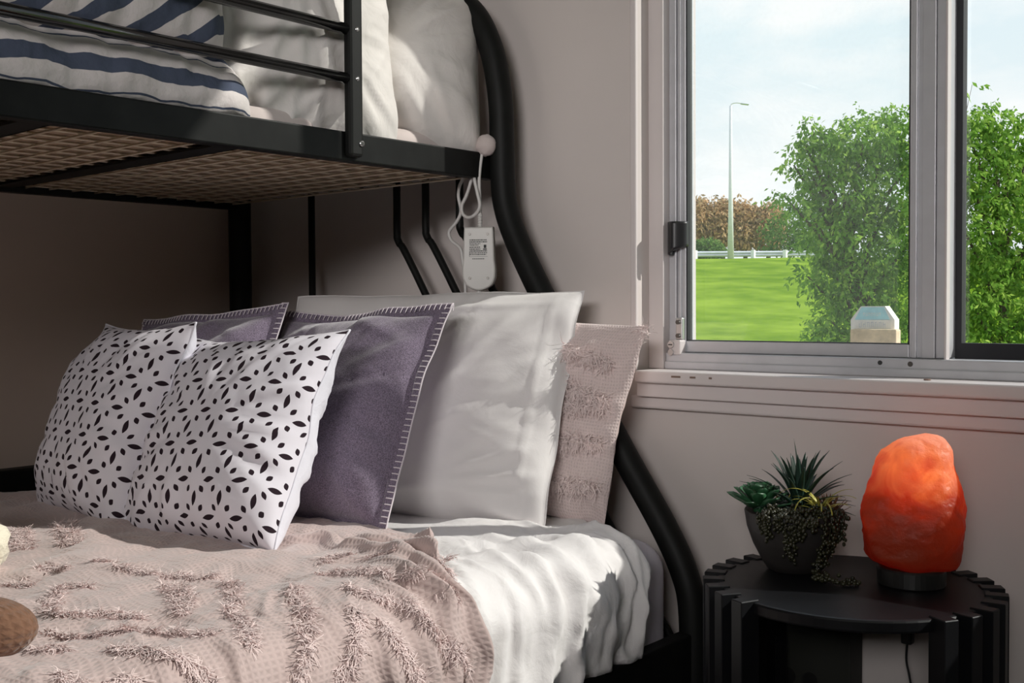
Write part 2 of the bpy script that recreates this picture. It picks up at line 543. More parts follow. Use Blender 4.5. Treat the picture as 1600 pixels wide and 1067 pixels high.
def salt_mat():
    m = bpy.data.materials.new('rock_salt')
    m.use_nodes = True
    n, l = m.node_tree.nodes, m.node_tree.links
    n.clear()
    out = n.new('ShaderNodeOutputMaterial')
    tc = n.new('ShaderNodeTexCoord')
    no = n.new('ShaderNodeTexNoise'); no.inputs['Scale'].default_value = 22; no.inputs['Detail'].default_value = 6
    no.inputs['Distortion'].default_value = 0.8
    l.new(tc.outputs['Object'], no.inputs['Vector'])
    rt = n.new('ShaderNodeValToRGB')
    rt.color_ramp.elements[0].position, rt.color_ramp.elements[1].position = 0.3, 0.72
    rt.color_ramp.elements[0].color = (0.72, 0.045, 0.004, 1)
    rt.color_ramp.elements[1].color = (0.90, 0.15, 0.012, 1)
    l.new(no.outputs[0], rt.inputs[0])
    # glow falloff put into the colour: dark red foot, paler orange crown
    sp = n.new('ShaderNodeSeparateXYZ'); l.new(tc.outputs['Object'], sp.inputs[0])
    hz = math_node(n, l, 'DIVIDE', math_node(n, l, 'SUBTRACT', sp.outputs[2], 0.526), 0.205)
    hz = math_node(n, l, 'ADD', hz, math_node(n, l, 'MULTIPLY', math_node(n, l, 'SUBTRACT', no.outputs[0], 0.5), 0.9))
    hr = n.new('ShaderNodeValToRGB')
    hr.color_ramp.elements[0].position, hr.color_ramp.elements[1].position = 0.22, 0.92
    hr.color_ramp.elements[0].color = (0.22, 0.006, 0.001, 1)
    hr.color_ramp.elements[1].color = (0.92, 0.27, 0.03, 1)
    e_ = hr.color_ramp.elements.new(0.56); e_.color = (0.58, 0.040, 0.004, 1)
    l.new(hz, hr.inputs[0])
    tr = n.new('ShaderNodeBsdfTranslucent'); l.new(hr.outputs[0], tr.inputs[0])
    pb = n.new('ShaderNodeBsdfPrincipled')
    # sunlit crown put into the surface colour as a pale top, red salt below
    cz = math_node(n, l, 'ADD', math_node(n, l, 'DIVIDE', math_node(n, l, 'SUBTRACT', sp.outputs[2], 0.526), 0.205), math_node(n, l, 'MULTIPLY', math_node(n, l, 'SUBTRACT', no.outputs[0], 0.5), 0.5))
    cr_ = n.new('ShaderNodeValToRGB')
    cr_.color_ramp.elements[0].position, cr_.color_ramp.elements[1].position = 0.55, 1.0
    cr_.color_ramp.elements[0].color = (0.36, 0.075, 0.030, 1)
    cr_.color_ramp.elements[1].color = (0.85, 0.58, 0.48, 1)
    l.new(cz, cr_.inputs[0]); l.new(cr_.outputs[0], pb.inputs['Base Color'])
    pb.inputs['Roughness'].default_value = 0.45
    n2 = n.new('ShaderNodeTexNoise'); n2.inputs['Scale'].default_value = 60; n2.inputs['Detail'].default_value = 5
    l.new(tc.outputs['Object'], n2.inputs['Vector'])
    bp = n.new('ShaderNodeBump'); bp.inputs['Strength'].default_value = 0.9; bp.inputs['Distance'].default_value = 0.006
    l.new(n2.outputs[0], bp.inputs['Height']); l.new(bp.outputs[0], pb.inputs['Normal'])
    mx = n.new('ShaderNodeMixShader'); mx.inputs[0].default_value = 0.55
    l.new(pb.outputs[0], mx.inputs[1]); l.new(tr.outputs[0], mx.inputs[2])
    l.new(mx.outputs[0], out.inputs[0])
    return m


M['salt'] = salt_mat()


def foliage_mat(name, c0, c1, c2, trans=0.35):
    """leaf colour from a per-leaf tint attribute"""
    m = bpy.data.materials.new(name)
    m.use_nodes = True
    n, l = m.node_tree.nodes, m.node_tree.links
    n.clear()
    out = n.new('ShaderNodeOutputMaterial')
    at = n.new('ShaderNodeAttribute'); at.attribute_name = 'tint'
    r = n.new('ShaderNodeValToRGB')
    r.color_ramp.elements[0].color = (*c0, 1)
    r.color_ramp.elements[1].color = (*c2, 1)
    e = r.color_ramp.elements.new(0.5); e.color = (*c1, 1)
    l.new(at.outputs['Fac'], r.inputs[0])
    d = n.new('ShaderNodeBsdfDiffuse'); l.new(r.outputs[0], d.inputs[0])
    t = n.new('ShaderNodeBsdfTranslucent'); l.new(r.outputs[0], t.inputs[0])
    mx = n.new('ShaderNodeMixShader'); mx.inputs[0].default_value = trans
    l.new(d.outputs[0], mx.inputs[1]); l.new(t.outputs[0], mx.inputs[2])
    l.new(mx.outputs[0], out.inputs[0])
    return m


M['fol_green'] = foliage_mat('green_leaves', (0.11, 0.23, 0.045), (0.26, 0.46, 0.075), (0.54, 0.70, 0.16), 0.5)
M['fol_bush'] = foliage_mat('bush_leaves', (0.07, 0.14, 0.05), (0.16, 0.29, 0.07), (0.32, 0.45, 0.14))
M['fol_rust'] = foliage_mat('rusty_leaves', (0.30, 0.24, 0.14), (0.64, 0.44, 0.24), (0.88, 0.56, 0.32))


def grass_mat():
    m, n, l, b = new_mat('meadow_grass')
    b.inputs['Roughness'].default_value = 1.0
    b.inputs['Specular IOR Level'].default_value = 0.0
    v = tex_coord(n, l)
    t = n.new('ShaderNodeTexNoise'); t.inputs['Scale'].default_value = 0.45; t.inputs['Detail'].default_value = 10
    t.inputs['Roughness'].default_value = 0.7
    l.new(v, t.inputs['Vector'])
    r = n.new('ShaderNodeValToRGB')
    r.color_ramp.elements[0].position, r.color_ramp.elements[1].position = 0.40, 0.62
    r.color_ramp.elements[0].color = (0.13, 0.235, 0.016, 1)
    r.color_ramp.elements[1].color = (0.27, 0.39, 0.04, 1)
    l.new(t.outputs[0], r.inputs[0]); l.new(r.outputs[0], b.inputs['Base Color'])
    return m


M['grass'] = grass_mat()

# ------------------------------------------------------------------ the room
XL, XR, YF, ZC = -2.55, 1.75, -4.35, 2.62          # left wall, right wall, rear wall, ceiling
WX0, WX1, WZ0, WZ1 = -1.2417, 1.15, 0.775, 2.40     # window opening in the back wall
TW = 0.16


def wall_with_hole(name, axis, pos, t, a0, a1, h0, h1, z0, z1, mat):
    """a wall slab of thickness t beyond pos with one rectangular hole"""
    bm = bmesh.new()
    spans = [(a0, h0, 0, ZC), (h1, a1, 0, ZC), (h0, h1, 0, z0), (h0, h1, z1, ZC)]
    for (p, q, zz0, zz1) in spans:
        if q - p < 1e-4 or zz1 - zz0 < 1e-4: continue
        add_box(bm, (p, min(pos, pos + t), zz0), (q, max(pos, pos + t), zz1))
    o = bm_obj(name, bm, mat)
    return tag(o, kind='structure')


wall_with_hole('wall_back', 'x', 0.0, TW, XL, XR, WX0, WX1, WZ0, WZ1, M['wall'])
tag(box('wall_left', (XL - 0.12, YF, 0), (XL, TW, ZC), M['wall_shaded']), kind='structure')
tag(box('wall_right', (XR, YF, 0), (XR + 0.12, TW, ZC), M['wall']), kind='structure')
wall_with_hole('wall_front', 'x', YF, -0.12, XL, XR, -0.35, 1.55, 1.70, 2.35, M['wall'])  # opening added to hold the rear fill light
tag(box('floor', (XL - 0.12, YF - 0.12, -0.12), (XR + 0.12, TW, 0), M['floor']), kind='structure')
tag(box('ceiling', (XL - 0.12, YF - 0.12, ZC), (XR + 0.12, TW, ZC + 0.1), M['ceiling']), kind='structure')

# window
win = empty('window_1', (-0.33, 0.0, WZ0), kind='structure')
tag(win, 'white framed aluminium sliding window above the black side table')
ax0, ax1 = -1.234, 1.176
# side and head architraves with a rounded inner edge
box('architrave', (-1.256, -0.008, 0.79), (-1.2417, 0.0365, 2.43), M['trim'], win, 0.003, 3)
box('architrave', (1.150, -0.008, 0.79), (1.1645, 0.0365, 2.43), M['trim'], win, 0.003, 3)
box('architrave', (-1.2417, -0.008, 2.399), (1.150, 0.0365, 2.43), M['trim'], win, 0.003, 3)
# lining set back inside the reveal
box('frame_lining', (-1.2417, 0.0365, 0.800), (-1.2066, TW, 2.399), M['trim'], win, 0.0015)
box('frame_lining', (1.146, 0.0365, 0.800), (1.152, TW, 2.399), M['trim'], win)
box('frame_lining', (-1.2066, 0.0365, 2.392), (1.146, TW, 2.399), M['trim'], win)
# sill board with rounded nose, then two stepped apron mouldings
box('sill_board', (-1.222, -0.045, 0.776), (1.174, 0.058, 0.800), M['trim'], win, 0.005, 3)
box('apron', (-1.226, -0.030, 0.748), (1.170, 0.0, 0.776), M['trim'], win, 0.002)
box('apron', (-1.250, -0.017, 0.724), (1.190, 0.0, 0.749), M['trim'], win, 0.004, 2)
for i, (px, w) in enumerate(((-1.125, 0.020), (-1.088, 0.012), (-1.05, 0.006))):
    box('paint_chip', (px - w / 2, -0.0460, 0.789), (px + w / 2, -0.0448, 0.7925), M['chip'], win)
# outer aluminium frame
fb = bmesh.new()
add_box(fb, (-1.2065, 0.045, 0.800), (1.146, 0.125, 0.832), 0.002)
add_box(fb, (-1.2065, 0.058, 0.800), (-1.190, 0.125, 2.394), 0.0015)
add_box(fb, (1.130, 0.058, 0.800), (1.146, 0.125, 2.394), 0.0015)
add_box(fb, (-1.2065, 0.058, 2.37), (1.146, 0.125, 2.394), 0.0015)
add_box(fb, (-1.2065, 0.040, 0.800), (1.146, 0.050, 0.815), 0.002)
bm_obj('outer_frame', fb, M['alu'], win)
# inner sliding sash
sb = bmesh.new()
add_box(sb, (-1.190, 0.064, 0.833), (-1.171, 0.094, 2.368), 0.0015)
add_box(sb, (-1.187, 0.060, 0.833), (-1.180, 0.066, 2.368), 0.001)
add_box(sb, (-0.722, 0.064, 0.833), (-0.675, 0.094, 2.368), 0.002)
add_box(sb, (-0.716, 0.059, 0.833), (-0.708, 0.066, 2.368), 0.001)
add_box(sb, (-0.698, 0.058, 0.833), (-0.676, 0.066, 2.368), 0.001)
add_box(sb, (-1.171, 0.064, 0.833), (-0.722, 0.094, 0.856), 0.002)
add_box(sb, (-1.171, 0.064, 2.345), (-0.722, 0.094, 2.368), 0.002)
sash = bm_obj('sliding_sash', sb, M['alu'], win)
gk = bmesh.new()
for a, b_ in (((-1.172, 0.066, 0.853), (-1.1685, 0.084, 2.348)), ((-0.7245, 0.066, 0.853), (-0.7205, 0.084, 2.348)),
              ((-1.171, 0.066, 0.8545), (-0.722, 0.084, 0.8575)), ((-1.171, 0.066, 2.343), (-0.722, 0.084, 2.346))):
    add_box(gk, a, b_)
bm_obj('gasket', gk, M['gasket'], sash)
box('glass_pane', (-1.1685, 0.0755, 0.8575), (-0.7245, 0.0765, 2.343), M['glass_dusty'], sash)
# interlock stile with its bright edge, fixed pane in a black screen frame
box('interlock_stile', (-0.675, 0.060, 0.833), (-0.656, 0.112, 2.37), M['alu'], win, 0.002)
box('interlock_edge', (-0.6575, 0.050, 0.826), (-0.6535, 0.066, 2.37), M['trim'], win, 0.001)
kb = bmesh.new()
add_box(kb, (-0.656, 0.098, 0.832), (-0.6450, 0.118, 2.37))
add_box(kb, (1.120, 0.098, 0.832), (1.130, 0.118, 2.37))
add_box(kb, (-0.645, 0.098, 0.832), (1.120, 0.118, 0.8585))
add_box(kb, (-0.645, 0.098, 2.345), (1.120, 0.118, 2.37))
fixed = bm_obj('screen_frame', kb, M['gasket'], win)
box('glass_pane', (-0.645, 0.106, 0.8585), (1.120, 0.107, 2.345), M['glass'], fixed)
# latch handle
hv = []
for k in range(9):
    t = k / 8
    a = t * 1.9 - 0.35
    hv.append((-1.187 + 0.0235 * (t - 0.45) * 1.7, 0.036 + 0.020 * abs(t - 0.45) ** 1.6 * 2.6))
V, F = [], []
zs = [1.035, 1.040, 1.066, 1.088, 1.093]
for j, z in enumerate(zs):
    for (x, y) in hv: V.append((x, y, z + (0.008 * (x + 1.187) / 0.02 if j < 2 else 0)))
    for (x, y) in reversed(hv): V.append((x, y + 0.008, z + (0.008 * (x + 1.187) / 0.02 if j < 2 else 0)))
m_ = len(hv) * 2
for j in range(len(zs) - 1):
    for k in range(m_):
        F.append((j * m_ + k, j * m_ + (k + 1) % m_, (j + 1) * m_ + (k + 1) % m_, (j + 1) * m_ + k))
F.append(tuple(range(m_ - 1, -1, -1))); F.append(tuple((len(zs) - 1) * m_ + k for k in range(m_)))
lh = mesh_obj('latch_handle', V, F, M['latch'], win, True)
box('latch_stem', (-1.192, 0.040, 1.048), (-1.178, 0.066, 1.082), M['latch'], lh, 0.003)
box('latch_catch', (-1.200, 0.045, 1.026), (-1.193, 0.058, 1.040), M['latch'], lh, 0.002)
# keyed lock at the foot of the sash
lk = box('lock_plate', (-1.187, 0.050, 0.858), (-1.171, 0.060, 0.902), M['steel'], win, 0.002)
for z in (0.866, 0.893):
    V, F = tube_geo([(-1.180, 0.046, z), (-1.180, 0.053, z)], 0.0045, 10)
    mesh_obj('screw', V, F, M['screw'], lk, False)
lb = box('lock_body', (-1.197, 0.040, 0.828), (-1.170, 0.062, 0.858), M['trim'], win, 0.003)
V, F = tube_geo([(-1.190, 0.036, 0.8485), (-1.190, 0.042, 0.8485)], 0.0068, 14)
cyl = mesh_obj('lock_cylinder', V, F, M['steel'], lb)
box('keyway', (-1.1945, 0.0352, 0.8474), (-1.1855, 0.0363, 0.8496), M['print'], lb)
V, F = tube_geo([(-1.190, 0.036, 0.833), (-1.190, 0.042, 0.833)], 0.006, 14)
mesh_obj('lock_cylinder', V, F, M['steel'], lb)
# weep hole and plugs on the frame and sill
for (x, y, z, r) in ((-0.765, 0.0435, 0.824, 0.004), (-0.712, 0.0435, 0.823, 0.0045)):
    V, F = tube_geo([(x, y, z), (x, y + 0.004, z)], r, 10)
    mesh_obj('frame_plug', V, F, M['print'] if r < 0.0042 else M['screw'], win)
V, F = tube_geo([(-0.662, -0.012, 0.7985), (-0.662, -0.012, 0.8025)], 0.0055, 10)
mesh_obj('sill_plug', V, F, M['chip'], win)

# ------------------------------------------------------------------ bunk bed
BY = -0.08                 # plane of the head end
RX = -1.555                # outer face of the upper near rail
bed = empty('bunk_bed', (-1.8, -1.05, 0.0), 'black metal bunk bed with curved head frame against the window wall', 'bed')
BM_, WM = M['black_metal'], M['worn_metal']
box('side_rail', (RX - 0.028, -2.08, 1.196), (RX, -0.075, 1.250), WM, bed, 0.003)
box('side_rail', (-2.485, -2.08, 1.190), (-2.455, -0.06, 1.250), BM_, bed, 0.003)
box('end_rail', (-2.47, -0.105, 1.231), (RX - 0.01, -0.060, 1.272), BM_, bed, 0.003)
box('end_rail', (-2.47, -2.10, 1.196), (RX - 0.01, -2.06, 1.250), BM_, bed, 0.003)
for y in (-0.72, -1.05, -1.38, -1.71):
    b_ = bmesh.new()
    add_box(b_, (-2.456, y - 0.024, 1.198), (RX - 0.027, y + 0.024, 1.2025))
    add_box(b_, (-2.456, y + 0.020, 1.198), (RX - 0.027, y + 0.024, 1.222))
    bm_obj('cross_bar', b_, BM_, bed)
wires = Soup()
for x in np.arange(-2.44, RX - 0.03, 0.055):
    wires.add(*tube_geo([(x, -2.06, 1.2055), (x, -0.106, 1.2055)], 0.0024, 5))
for y in np.arange(-2.04, -0.11, 0.055):
    wires.add(*tube_geo([(-2.455, y, 1.2025), (RX - 0.028, y, 1.2012)], 0.0024, 5))
tag(wires.build('wire_mesh', M['wire'], bed, True), kind='stuff')
# head frame: one bent tube from the top rail down and out to the wide lower bed
head_path = catmull([(-2.02, BY, 1.640), (-1.82, BY, 1.634), (-1.70, BY, 1.612), (-1.615, BY, 1.560), (-1.562, BY, 1.475), (-1.537, BY, 1.37), (-1.532, BY, 1.27),
                     (-1.530, BY, 1.19), (-1.522, BY, 1.135), (-1.495, BY, 1.070), (-1.44, BY, 0.975), (-1.33, BY, 0.805), (-1.22, BY, 0.638),
                     (-1.13, BY, 0.510), (-1.085, BY, 0.430), (-1.068, BY, 0.36), (-1.065, BY, 0.20), (-1.065, BY, 0.0)], 8)
tube('head_tube', head_path, 0.0262, BM_, bed, 16)
far_path = catmull([(-2.02, BY, 1.640), (-2.22, BY, 1.634), (-2.36, BY, 1.612), (-2.43, BY, 1.560), (-2.465, BY, 1.47), (-2.475, BY, 1.37), (-2.475, BY, 0.9), (-2.475, BY, 0.0)], 8)
tube('corner_post', far_path, 0.030, BM_, bed, 16)
for x in (-2.17,):
    tube('head_bar', [(x, BY, 1.232), (x, BY, 0.30)], 0.0085, BM_, bed, 8)
for x, zk in ((-1.858, 1.087), (-1.763, 1.092), (-1.657, 1.100)):
    p = catmull([(x, BY, 1.235), (x, BY, 1.16), (x, BY, zk + 0.012), (x + 0.007, BY, zk - 0.012), (x + 0.062, BY, zk - 0.085), (x + 0.40, BY, zk - 0.60), (x + 0.555, BY, zk - 0.815)], 6)
    tube('head_bar', p, 0.0085, BM_, bed, 8)
for x in (-2.17, -1.858, -1.763, -1.640):                       # upper head bars
    tube('head_bar', [(x, BY, 1.27), (x, BY, 1.625 if x < -1.7 else 1.575)], 0.0085, BM_, bed, 8)
# guard rail of the upper bunk
gp_y = -0.472
V, F = [], []
gp = box('guard_post', (RX - 0.004, gp_y - 0.016, 1.203), (RX + 0.016, gp_y + 0.016, 1.66), BM_, bed, 0.006, 2)
V, F = tube_geo([(RX + 0.012, gp_y + 0.010, 1.228), (RX + 0.0185, gp_y + 0.010, 1.228)], 0.0052, 12)
bolt = mesh_obj('bolt', V, F, M['steel'], gp, True)
V, F = tube_geo([(RX + 0.0182, gp_y + 0.010, 1.228), (RX + 0.0192, gp_y + 0.010, 1.228)], 0.0032, 12)
mesh_obj('bolt_socket', V, F, M['print'], gp)
for z in (1.346, 1.436, 1.525, 1.61):
    g = tube('guard_bar', [(RX + 0.004, -2.0, z), (RX + 0.004, gp_y, z)], 0.0105, M['gloss_metal'], bed, 12)
    V, F = tube_geo([(RX + 0.004, gp_y + 0.002, z), (RX + 0.017, gp_y + 0.002, z)], 0.004, 10)
    mesh_obj('bolt', V, F, M['steel'], gp, True)
# lower bed rails and feet
box('side_rail', (-1.085, -2.08, 0.235), (-1.055, -0.06, 0.325), BM_, bed, 0.004)
box('side_rail', (-2.50, -2.08, 0.46), (-2.455, -0.06, 0.566), BM_, bed, 0.006)
box('end_rail', (-2.47, BY - 0.02, 0.24), (-1.06, BY + 0.02, 0.30), BM_, bed, 0.004)
box('end_rail', (-2.47, -2.11, 0.24), (-1.06, -2.07, 0.30), BM_, bed, 0.004)
for (x, y) in ((-1.065, -2.09), (-2.475, -2.09)):
    tube('corner_post', [(x, y, 0.0), (x, y, 0.33 if x > -2 else 1.64)], 0.026, BM_, bed, 12)
tube('corner_post', [(RX - 0.015, -2.09, 0.31), (RX - 0.015, -2.09, 1.64)], 0.024, BM_, bed, 12)
for y in np.arange(-1.95, -0.15, 0.26):
    box('slat', (-2.46, y - 0.03, 0.236), (-1.08, y + 0.03, 0.248), BM_, bed)


# ------------------------------------------------------------------ soft things
def rounded_block(name, lo, hi, r, mat, parent=None, dip=0.0, seed=1, nseg=5):
    bm = add_box(bmesh.new(), lo, hi, r, nseg)
    bmesh.ops.subdivide_edges(bm, edges=[e_ for e_ in bm.edges if e_.calc_length() > 0.25], cuts=6, use_grid_fill=True)
    P = np.array([v.co[:] for v in bm.verts])
    nz = snoise(P, 3.0, seed) * dip
    for v, d in zip(bm.verts, nz): v.co.z += d * (1 if v.co.z > (lo[2] + hi[2]) / 2 else 0)
    return bm_obj(name, bm, mat, parent, True)


def pillow_geo(w, h, t, seed, pinch=0.07, exp=0.55, wr=0.006, n=56, flange=0.0, corner_pull=0.0, bulge_low=0.25, wfreq=9.0, crease=(), flare=0.0, square=2.2, rnd=0.0):
    """cushion in its own frame: x across, z up from the bottom edge, front towards -y.
    Returns front and back vertex grids (n+1, n+1, 3) and their uv."""
    g = np.linspace(-1, 1, n + 1)
    g = np.sign(g) * (1 - (1 - np.abs(g)) ** 1.35)
    U, Vv = np.meshgrid(g, g, indexing='xy')
    xx = U * (w / 2) * (1 - pinch * (1 - Vv ** 2) * np.abs(U))
    kr = 1 - rnd * np.abs(U) ** 4 * np.abs(Vv) ** 4
    xx = xx * kr
    xx = xx * (1 + flare * (Vv + 1) / 2)
    zz = Vv * (h / 2) * (1 - pinch * (1 - U ** 2) * np.abs(Vv)) * kr
    fu = np.clip(np.abs(U) / (1 - flange), 0, 1) if flange > 0 else np.abs(U)
    fv = np.clip(np.abs(Vv) / (1 - flange), 0, 1) if flange > 0 else np.abs(Vv)
    prof = ((1 - fu ** square) * (1 - fv ** square)) ** exp
    prof = prof * (1 - bulge_low * Vv * 0.6)
    P = np.stack([xx.ravel(), zz.ravel()], 1)
    edge = (1 - (1 - fu ** 4) * (1 - fv ** 4)).reshape(-1)
    ang = np.arctan2(zz, xx + 1e-9).ravel()
    rad = np.hypot(xx, zz).ravel()
    A = np.stack([np.cos(ang) * 3, np.sin(ang) * 3, rad * 2], 1)
    radial = snoise(A, 0.9, seed + 5, 3, 0.6)
    low = snoise(P, wfreq, seed, 3)
    res = []
    for side in (-1, 1):
        d = prof.ravel() * t / 2
        nn = wr * (0.35 * low * (1 if side < 0 else 0.8) + 1.1 * radial * smooth01(0.05, 0.9, rad / (0.5 * max(w, h))))
        for (x0, z0, ang_c, ln, wd, am) in crease:
            ca, sa = math.cos(ang_c), math.sin(ang_c)
            p = (P[:, 0] - x0) * ca + (P[:, 1] - z0) * sa
            q = -(P[:, 0] - x0) * sa + (P[:, 1] - z0) * ca
            nn = nn + am * np.exp(-(p / ln) ** 2) * np.exp(-(q / wd) ** 2)
        mask = np.clip(prof.ravel() * 2.0, 0, 1)
        y = side * (d + nn * mask) + snoise(P, 4.0, seed + 9, 2) * 0.006 * edge
        G = np.stack([xx.ravel(), y, zz.ravel() + h / 2], 1)
        res.append(G)
    # the rims meet
    rim = np.zeros((n + 1, n + 1), bool)
    rim[0, :] = rim[-1, :] = rim[:, 0] = rim[:, -1] = True
    rim = rim.ravel()
    mid = (res[0][rim] + res[1][rim]) / 2
    res[0][rim] = mid; res[1][rim] = mid
    G = res[0].reshape(n + 1, n + 1, 3)
    du = np.linalg.norm(np.diff(G, axis=1), axis=2); dv = np.linalg.norm(np.diff(G, axis=0), axis=2)
    au = np.concatenate([np.zeros((n + 1, 1)), np.cumsum(du, 1)], 1); au -= au[:, n // 2:n // 2 + 1]
    av = np.concatenate([np.zeros((1, n + 1)), np.cumsum(dv, 0)], 0); av -= av[n // 2:n // 2 + 1, :]
    uv = np.stack([au.ravel() / w + 0.5, av.ravel() / h + 0.5], 1)        # the cloth is printed flat
    return res[0], res[1], uv, n


def grid_faces(n, flip=False, m=None):
    m = n if m is None else m
    F = []
    for j in range(m):
        for i in range(n):
            a = j * (n + 1) + i
            q = (a, a + 1, a + n + 2, a + n + 1)
            F.append(q[::-1] if flip else q)
    return F


def placed(o, base, yaw, lean, roll=0.0):
    """stand the cushion on its bottom edge at base, turned by yaw, leaning back"""
    o.matrix_basis = Matrix.Translation(base) @ Matrix.Rotation(yaw, 4, 'Z') @ Matrix.Rotation(-lean, 4, 'X') @ Matrix.Rotation(roll, 4, 'Y')
    return o


def cushion_root(name, base, yaw, lean, roll, label, cat, group=None):
    o = bpy.data.objects.new(name, None)
    o.empty_display_size = 0.05
    C.objects.link(o)
    placed(o, base, yaw, lean, roll)
    return tag(o, label, cat, group)


def sub(name, V, F, mat, root, smooth=True, uv=None):
    o = mesh_obj(name, V, F, mat, None, smooth, uv)
    o.parent = root
    return o


def rim_path(front, n):
    G = front.reshape(n + 1, n + 1, 3)
    return np.concatenate([G[0, :-1], G[:-1, -1], G[-1, :0:-1], G[:0:-1, 0]])


R = math.radians
# --- mattress, duvet and throw on the lower bed
ZT = 0.510
XE = -1.072
RR = 0.075
mat_lo = rounded_block('mattress', (-2.445, -2.03, 0.25), (-1.082, -0.115, 0.500), 0.055, M['lavender_sheet'], None, 0.004)
tag(mat_lo, 'thick mattress in a pale lavender fitted sheet on the lower bunk', 'mattress')


def drape(s, lift):
    """cross-section over the bed's near edge: s metres past the crest start; returns x, z, nx, nz"""
    r = RR + lift
    q = PI * r / 2
    a = np.clip(s / r, 0, PI / 2)
    x = np.where(s < 0, XE - RR + s, XE - RR + r * np.sin(a))
    z = np.where(s < 0, ZT + lift, ZT - RR + r * np.cos(a))
    z = np.where(s > q, ZT - RR - (s - q), z)
    return x, z, np.sin(a), np.cos(a)


def drape_sheet(name, s0, s1, ns, y0f, y1, ny, lift, fold_fn, mat, thick, parent=None):
    S = np.linspace(0, 1, ns + 1)
    T = np.linspace(0, 1, ny + 1)
    ss, tt = np.meshgrid(s0 + (s1 - s0) * S, T, indexing='xy')
    ss = ss.ravel(); tt = tt.ravel()
    yy = y0f(ss) + (y1 - y0f(ss)) * tt ** 1.25
    x, z, nx, nz = drape(ss, lift)
    d, dy = fold_fn(ss, yy)
    V = np.stack([x + nx * d, yy + dy, z + nz * d], 1)
    uv = np.stack([ss, yy], 1)
    F = grid_faces(ns, True, ny)
    # turned-under rim gives the cloth its thickness
    o = mesh_obj(name, V, F, mat, parent, True, uv)
    so = o.modifiers.new('thickness', 'SOLIDIFY')
    so.thickness = thick
    so.offset = -1
    return o, V.reshape(ny + 1, ns + 1, 3), ss.reshape(ny + 1, ns + 1), yy.reshape(ny + 1, ns + 1)


_fr = np.random.default_rng(21)
duvet_folds = []
for yc in np.linspace(-0.20, -0.72, 15):
    duvet_folds.append((yc + _fr.uniform(-0.015, 0.015), _fr.uniform(-0.22, 0.10), _fr.uniform(0.010, 0.020), _fr.uniform(0.006, 0.015), _fr.uniform(-0.20, 0.02), _fr.uniform(0.10, 0.2)))
duvet_folds += [(-0.16, 0.55, 0.016, 0.010, -0.30, 0.06), (-0.30, 0.75, 0.018, 0.009, -0.28, 0.06), (-0.42, 0.8, 0.016, 0.008, -0.25, 0.06), (-0.24, -0.4, 0.014, 0.009, -0.12, 0.1)]


def duvet_fold(s, y):
    d = np.zeros_like(s)
    for (yc, k, w, a, sa, ln) in duvet_folds:
        q = (y - (yc + k * (s - 0.10))) / w
        d += a * np.exp(-q * q) * smooth01(sa, sa + ln, s)
    d += 0.005 * snoise(np.stack([s, y], 1), 3.0, 3) * smooth01(-0.6, 0.0, s)
    warp = 0.020 * snoise(np.stack([s, y], 1), 3.5, 15, 2)
    for fr_, am_, sd_ in ((9.0, 0.0060, 16), (17.0, 0.0046, 17), (31.0, 0.0024, 18)):
        rdg = snoise(np.stack([s * 0.16 + y * 0.1, y + warp + 0.22 * s], 1), fr_, sd_, 1)
        d += am_ * ((1 - np.abs(rdg)) ** 2 - 0.4) * smooth01(-0.40, 0.08, s)
    edge = np.exp(-np.clip(-(y + 0.13), 0, 1) / 0.03) * 0.0
    dy = 0.012 * snoise(np.stack([s, y], 1), 4.0, 8)
    return d + edge, dy


duvet, _, _, _ = drape_sheet('duvet', -1.15, 0.118 + 0.125, 150, lambda s: -0.135 - 0.105 * smooth01(-0.15, 0.0, s), -1.98, 230, 0.010, duvet_fold, M['white_sheet'], 0.006)
tag(duvet, 'white cotton duvet hanging in folds over the lower mattress side', 'duvet')

throw_folds = []
_tr = np.random.default_rng(5)
for yc, k, w, a, sa, ln in ((-0.605, -0.10, 0.012, 0.016, -0.20, 0.20), (-0.645, -0.06, 0.012, 0.018, -0.30, 0.25), (-0.690, -0.10, 0.014, 0.017, -0.38, 0.30),
                            (-0.735, -0.16, 0.016, 0.014, -0.20, 0.25), (-0.785, -0.12, 0.016, 0.012, -0.10, 0.25), (-0.845, -0.05, 0.018, 0.009, -0.05, 0.25),
                            (-0.91, -0.1, 0.02, 0.007, -0.05, 0.25), (-0.98, -0.1, 0.02, 0.006, -0.02, 0.25), (-1.06, -0.1, 0.025, 0.007, -0.02, 0.25), (-0.52, 0.35, 0.014, 0.010, -0.40, 0.1)):
    throw_folds.append((yc, k, w, a * 1.45, sa, ln))


def throw_fold(s, y):
    d = 0.75 * duvet_fold(s, y)[0]
    for (yc, k, w, a, sa, ln) in throw_folds:
        q = (y - (yc + k * (s - 0.10))) / w
        d += a * np.exp(-q * q) * smooth01(sa, sa + ln, s)
    P = np.stack([s, y], 1)
    d += 0.004 * (1 + snoise(P, 4.5, 31)) + 0.0015 * (1 + snoise(P, 16.0, 32, 2))
    d += 0.010 * np.exp(-((y + 0.86 - 0.15 * np.sin(s * 5)) / 0.05) ** 2) * smooth01(-0.2, -0.5, s)
    dy = 0.010 * snoise(P, 5.0, 33)
    return d, dy


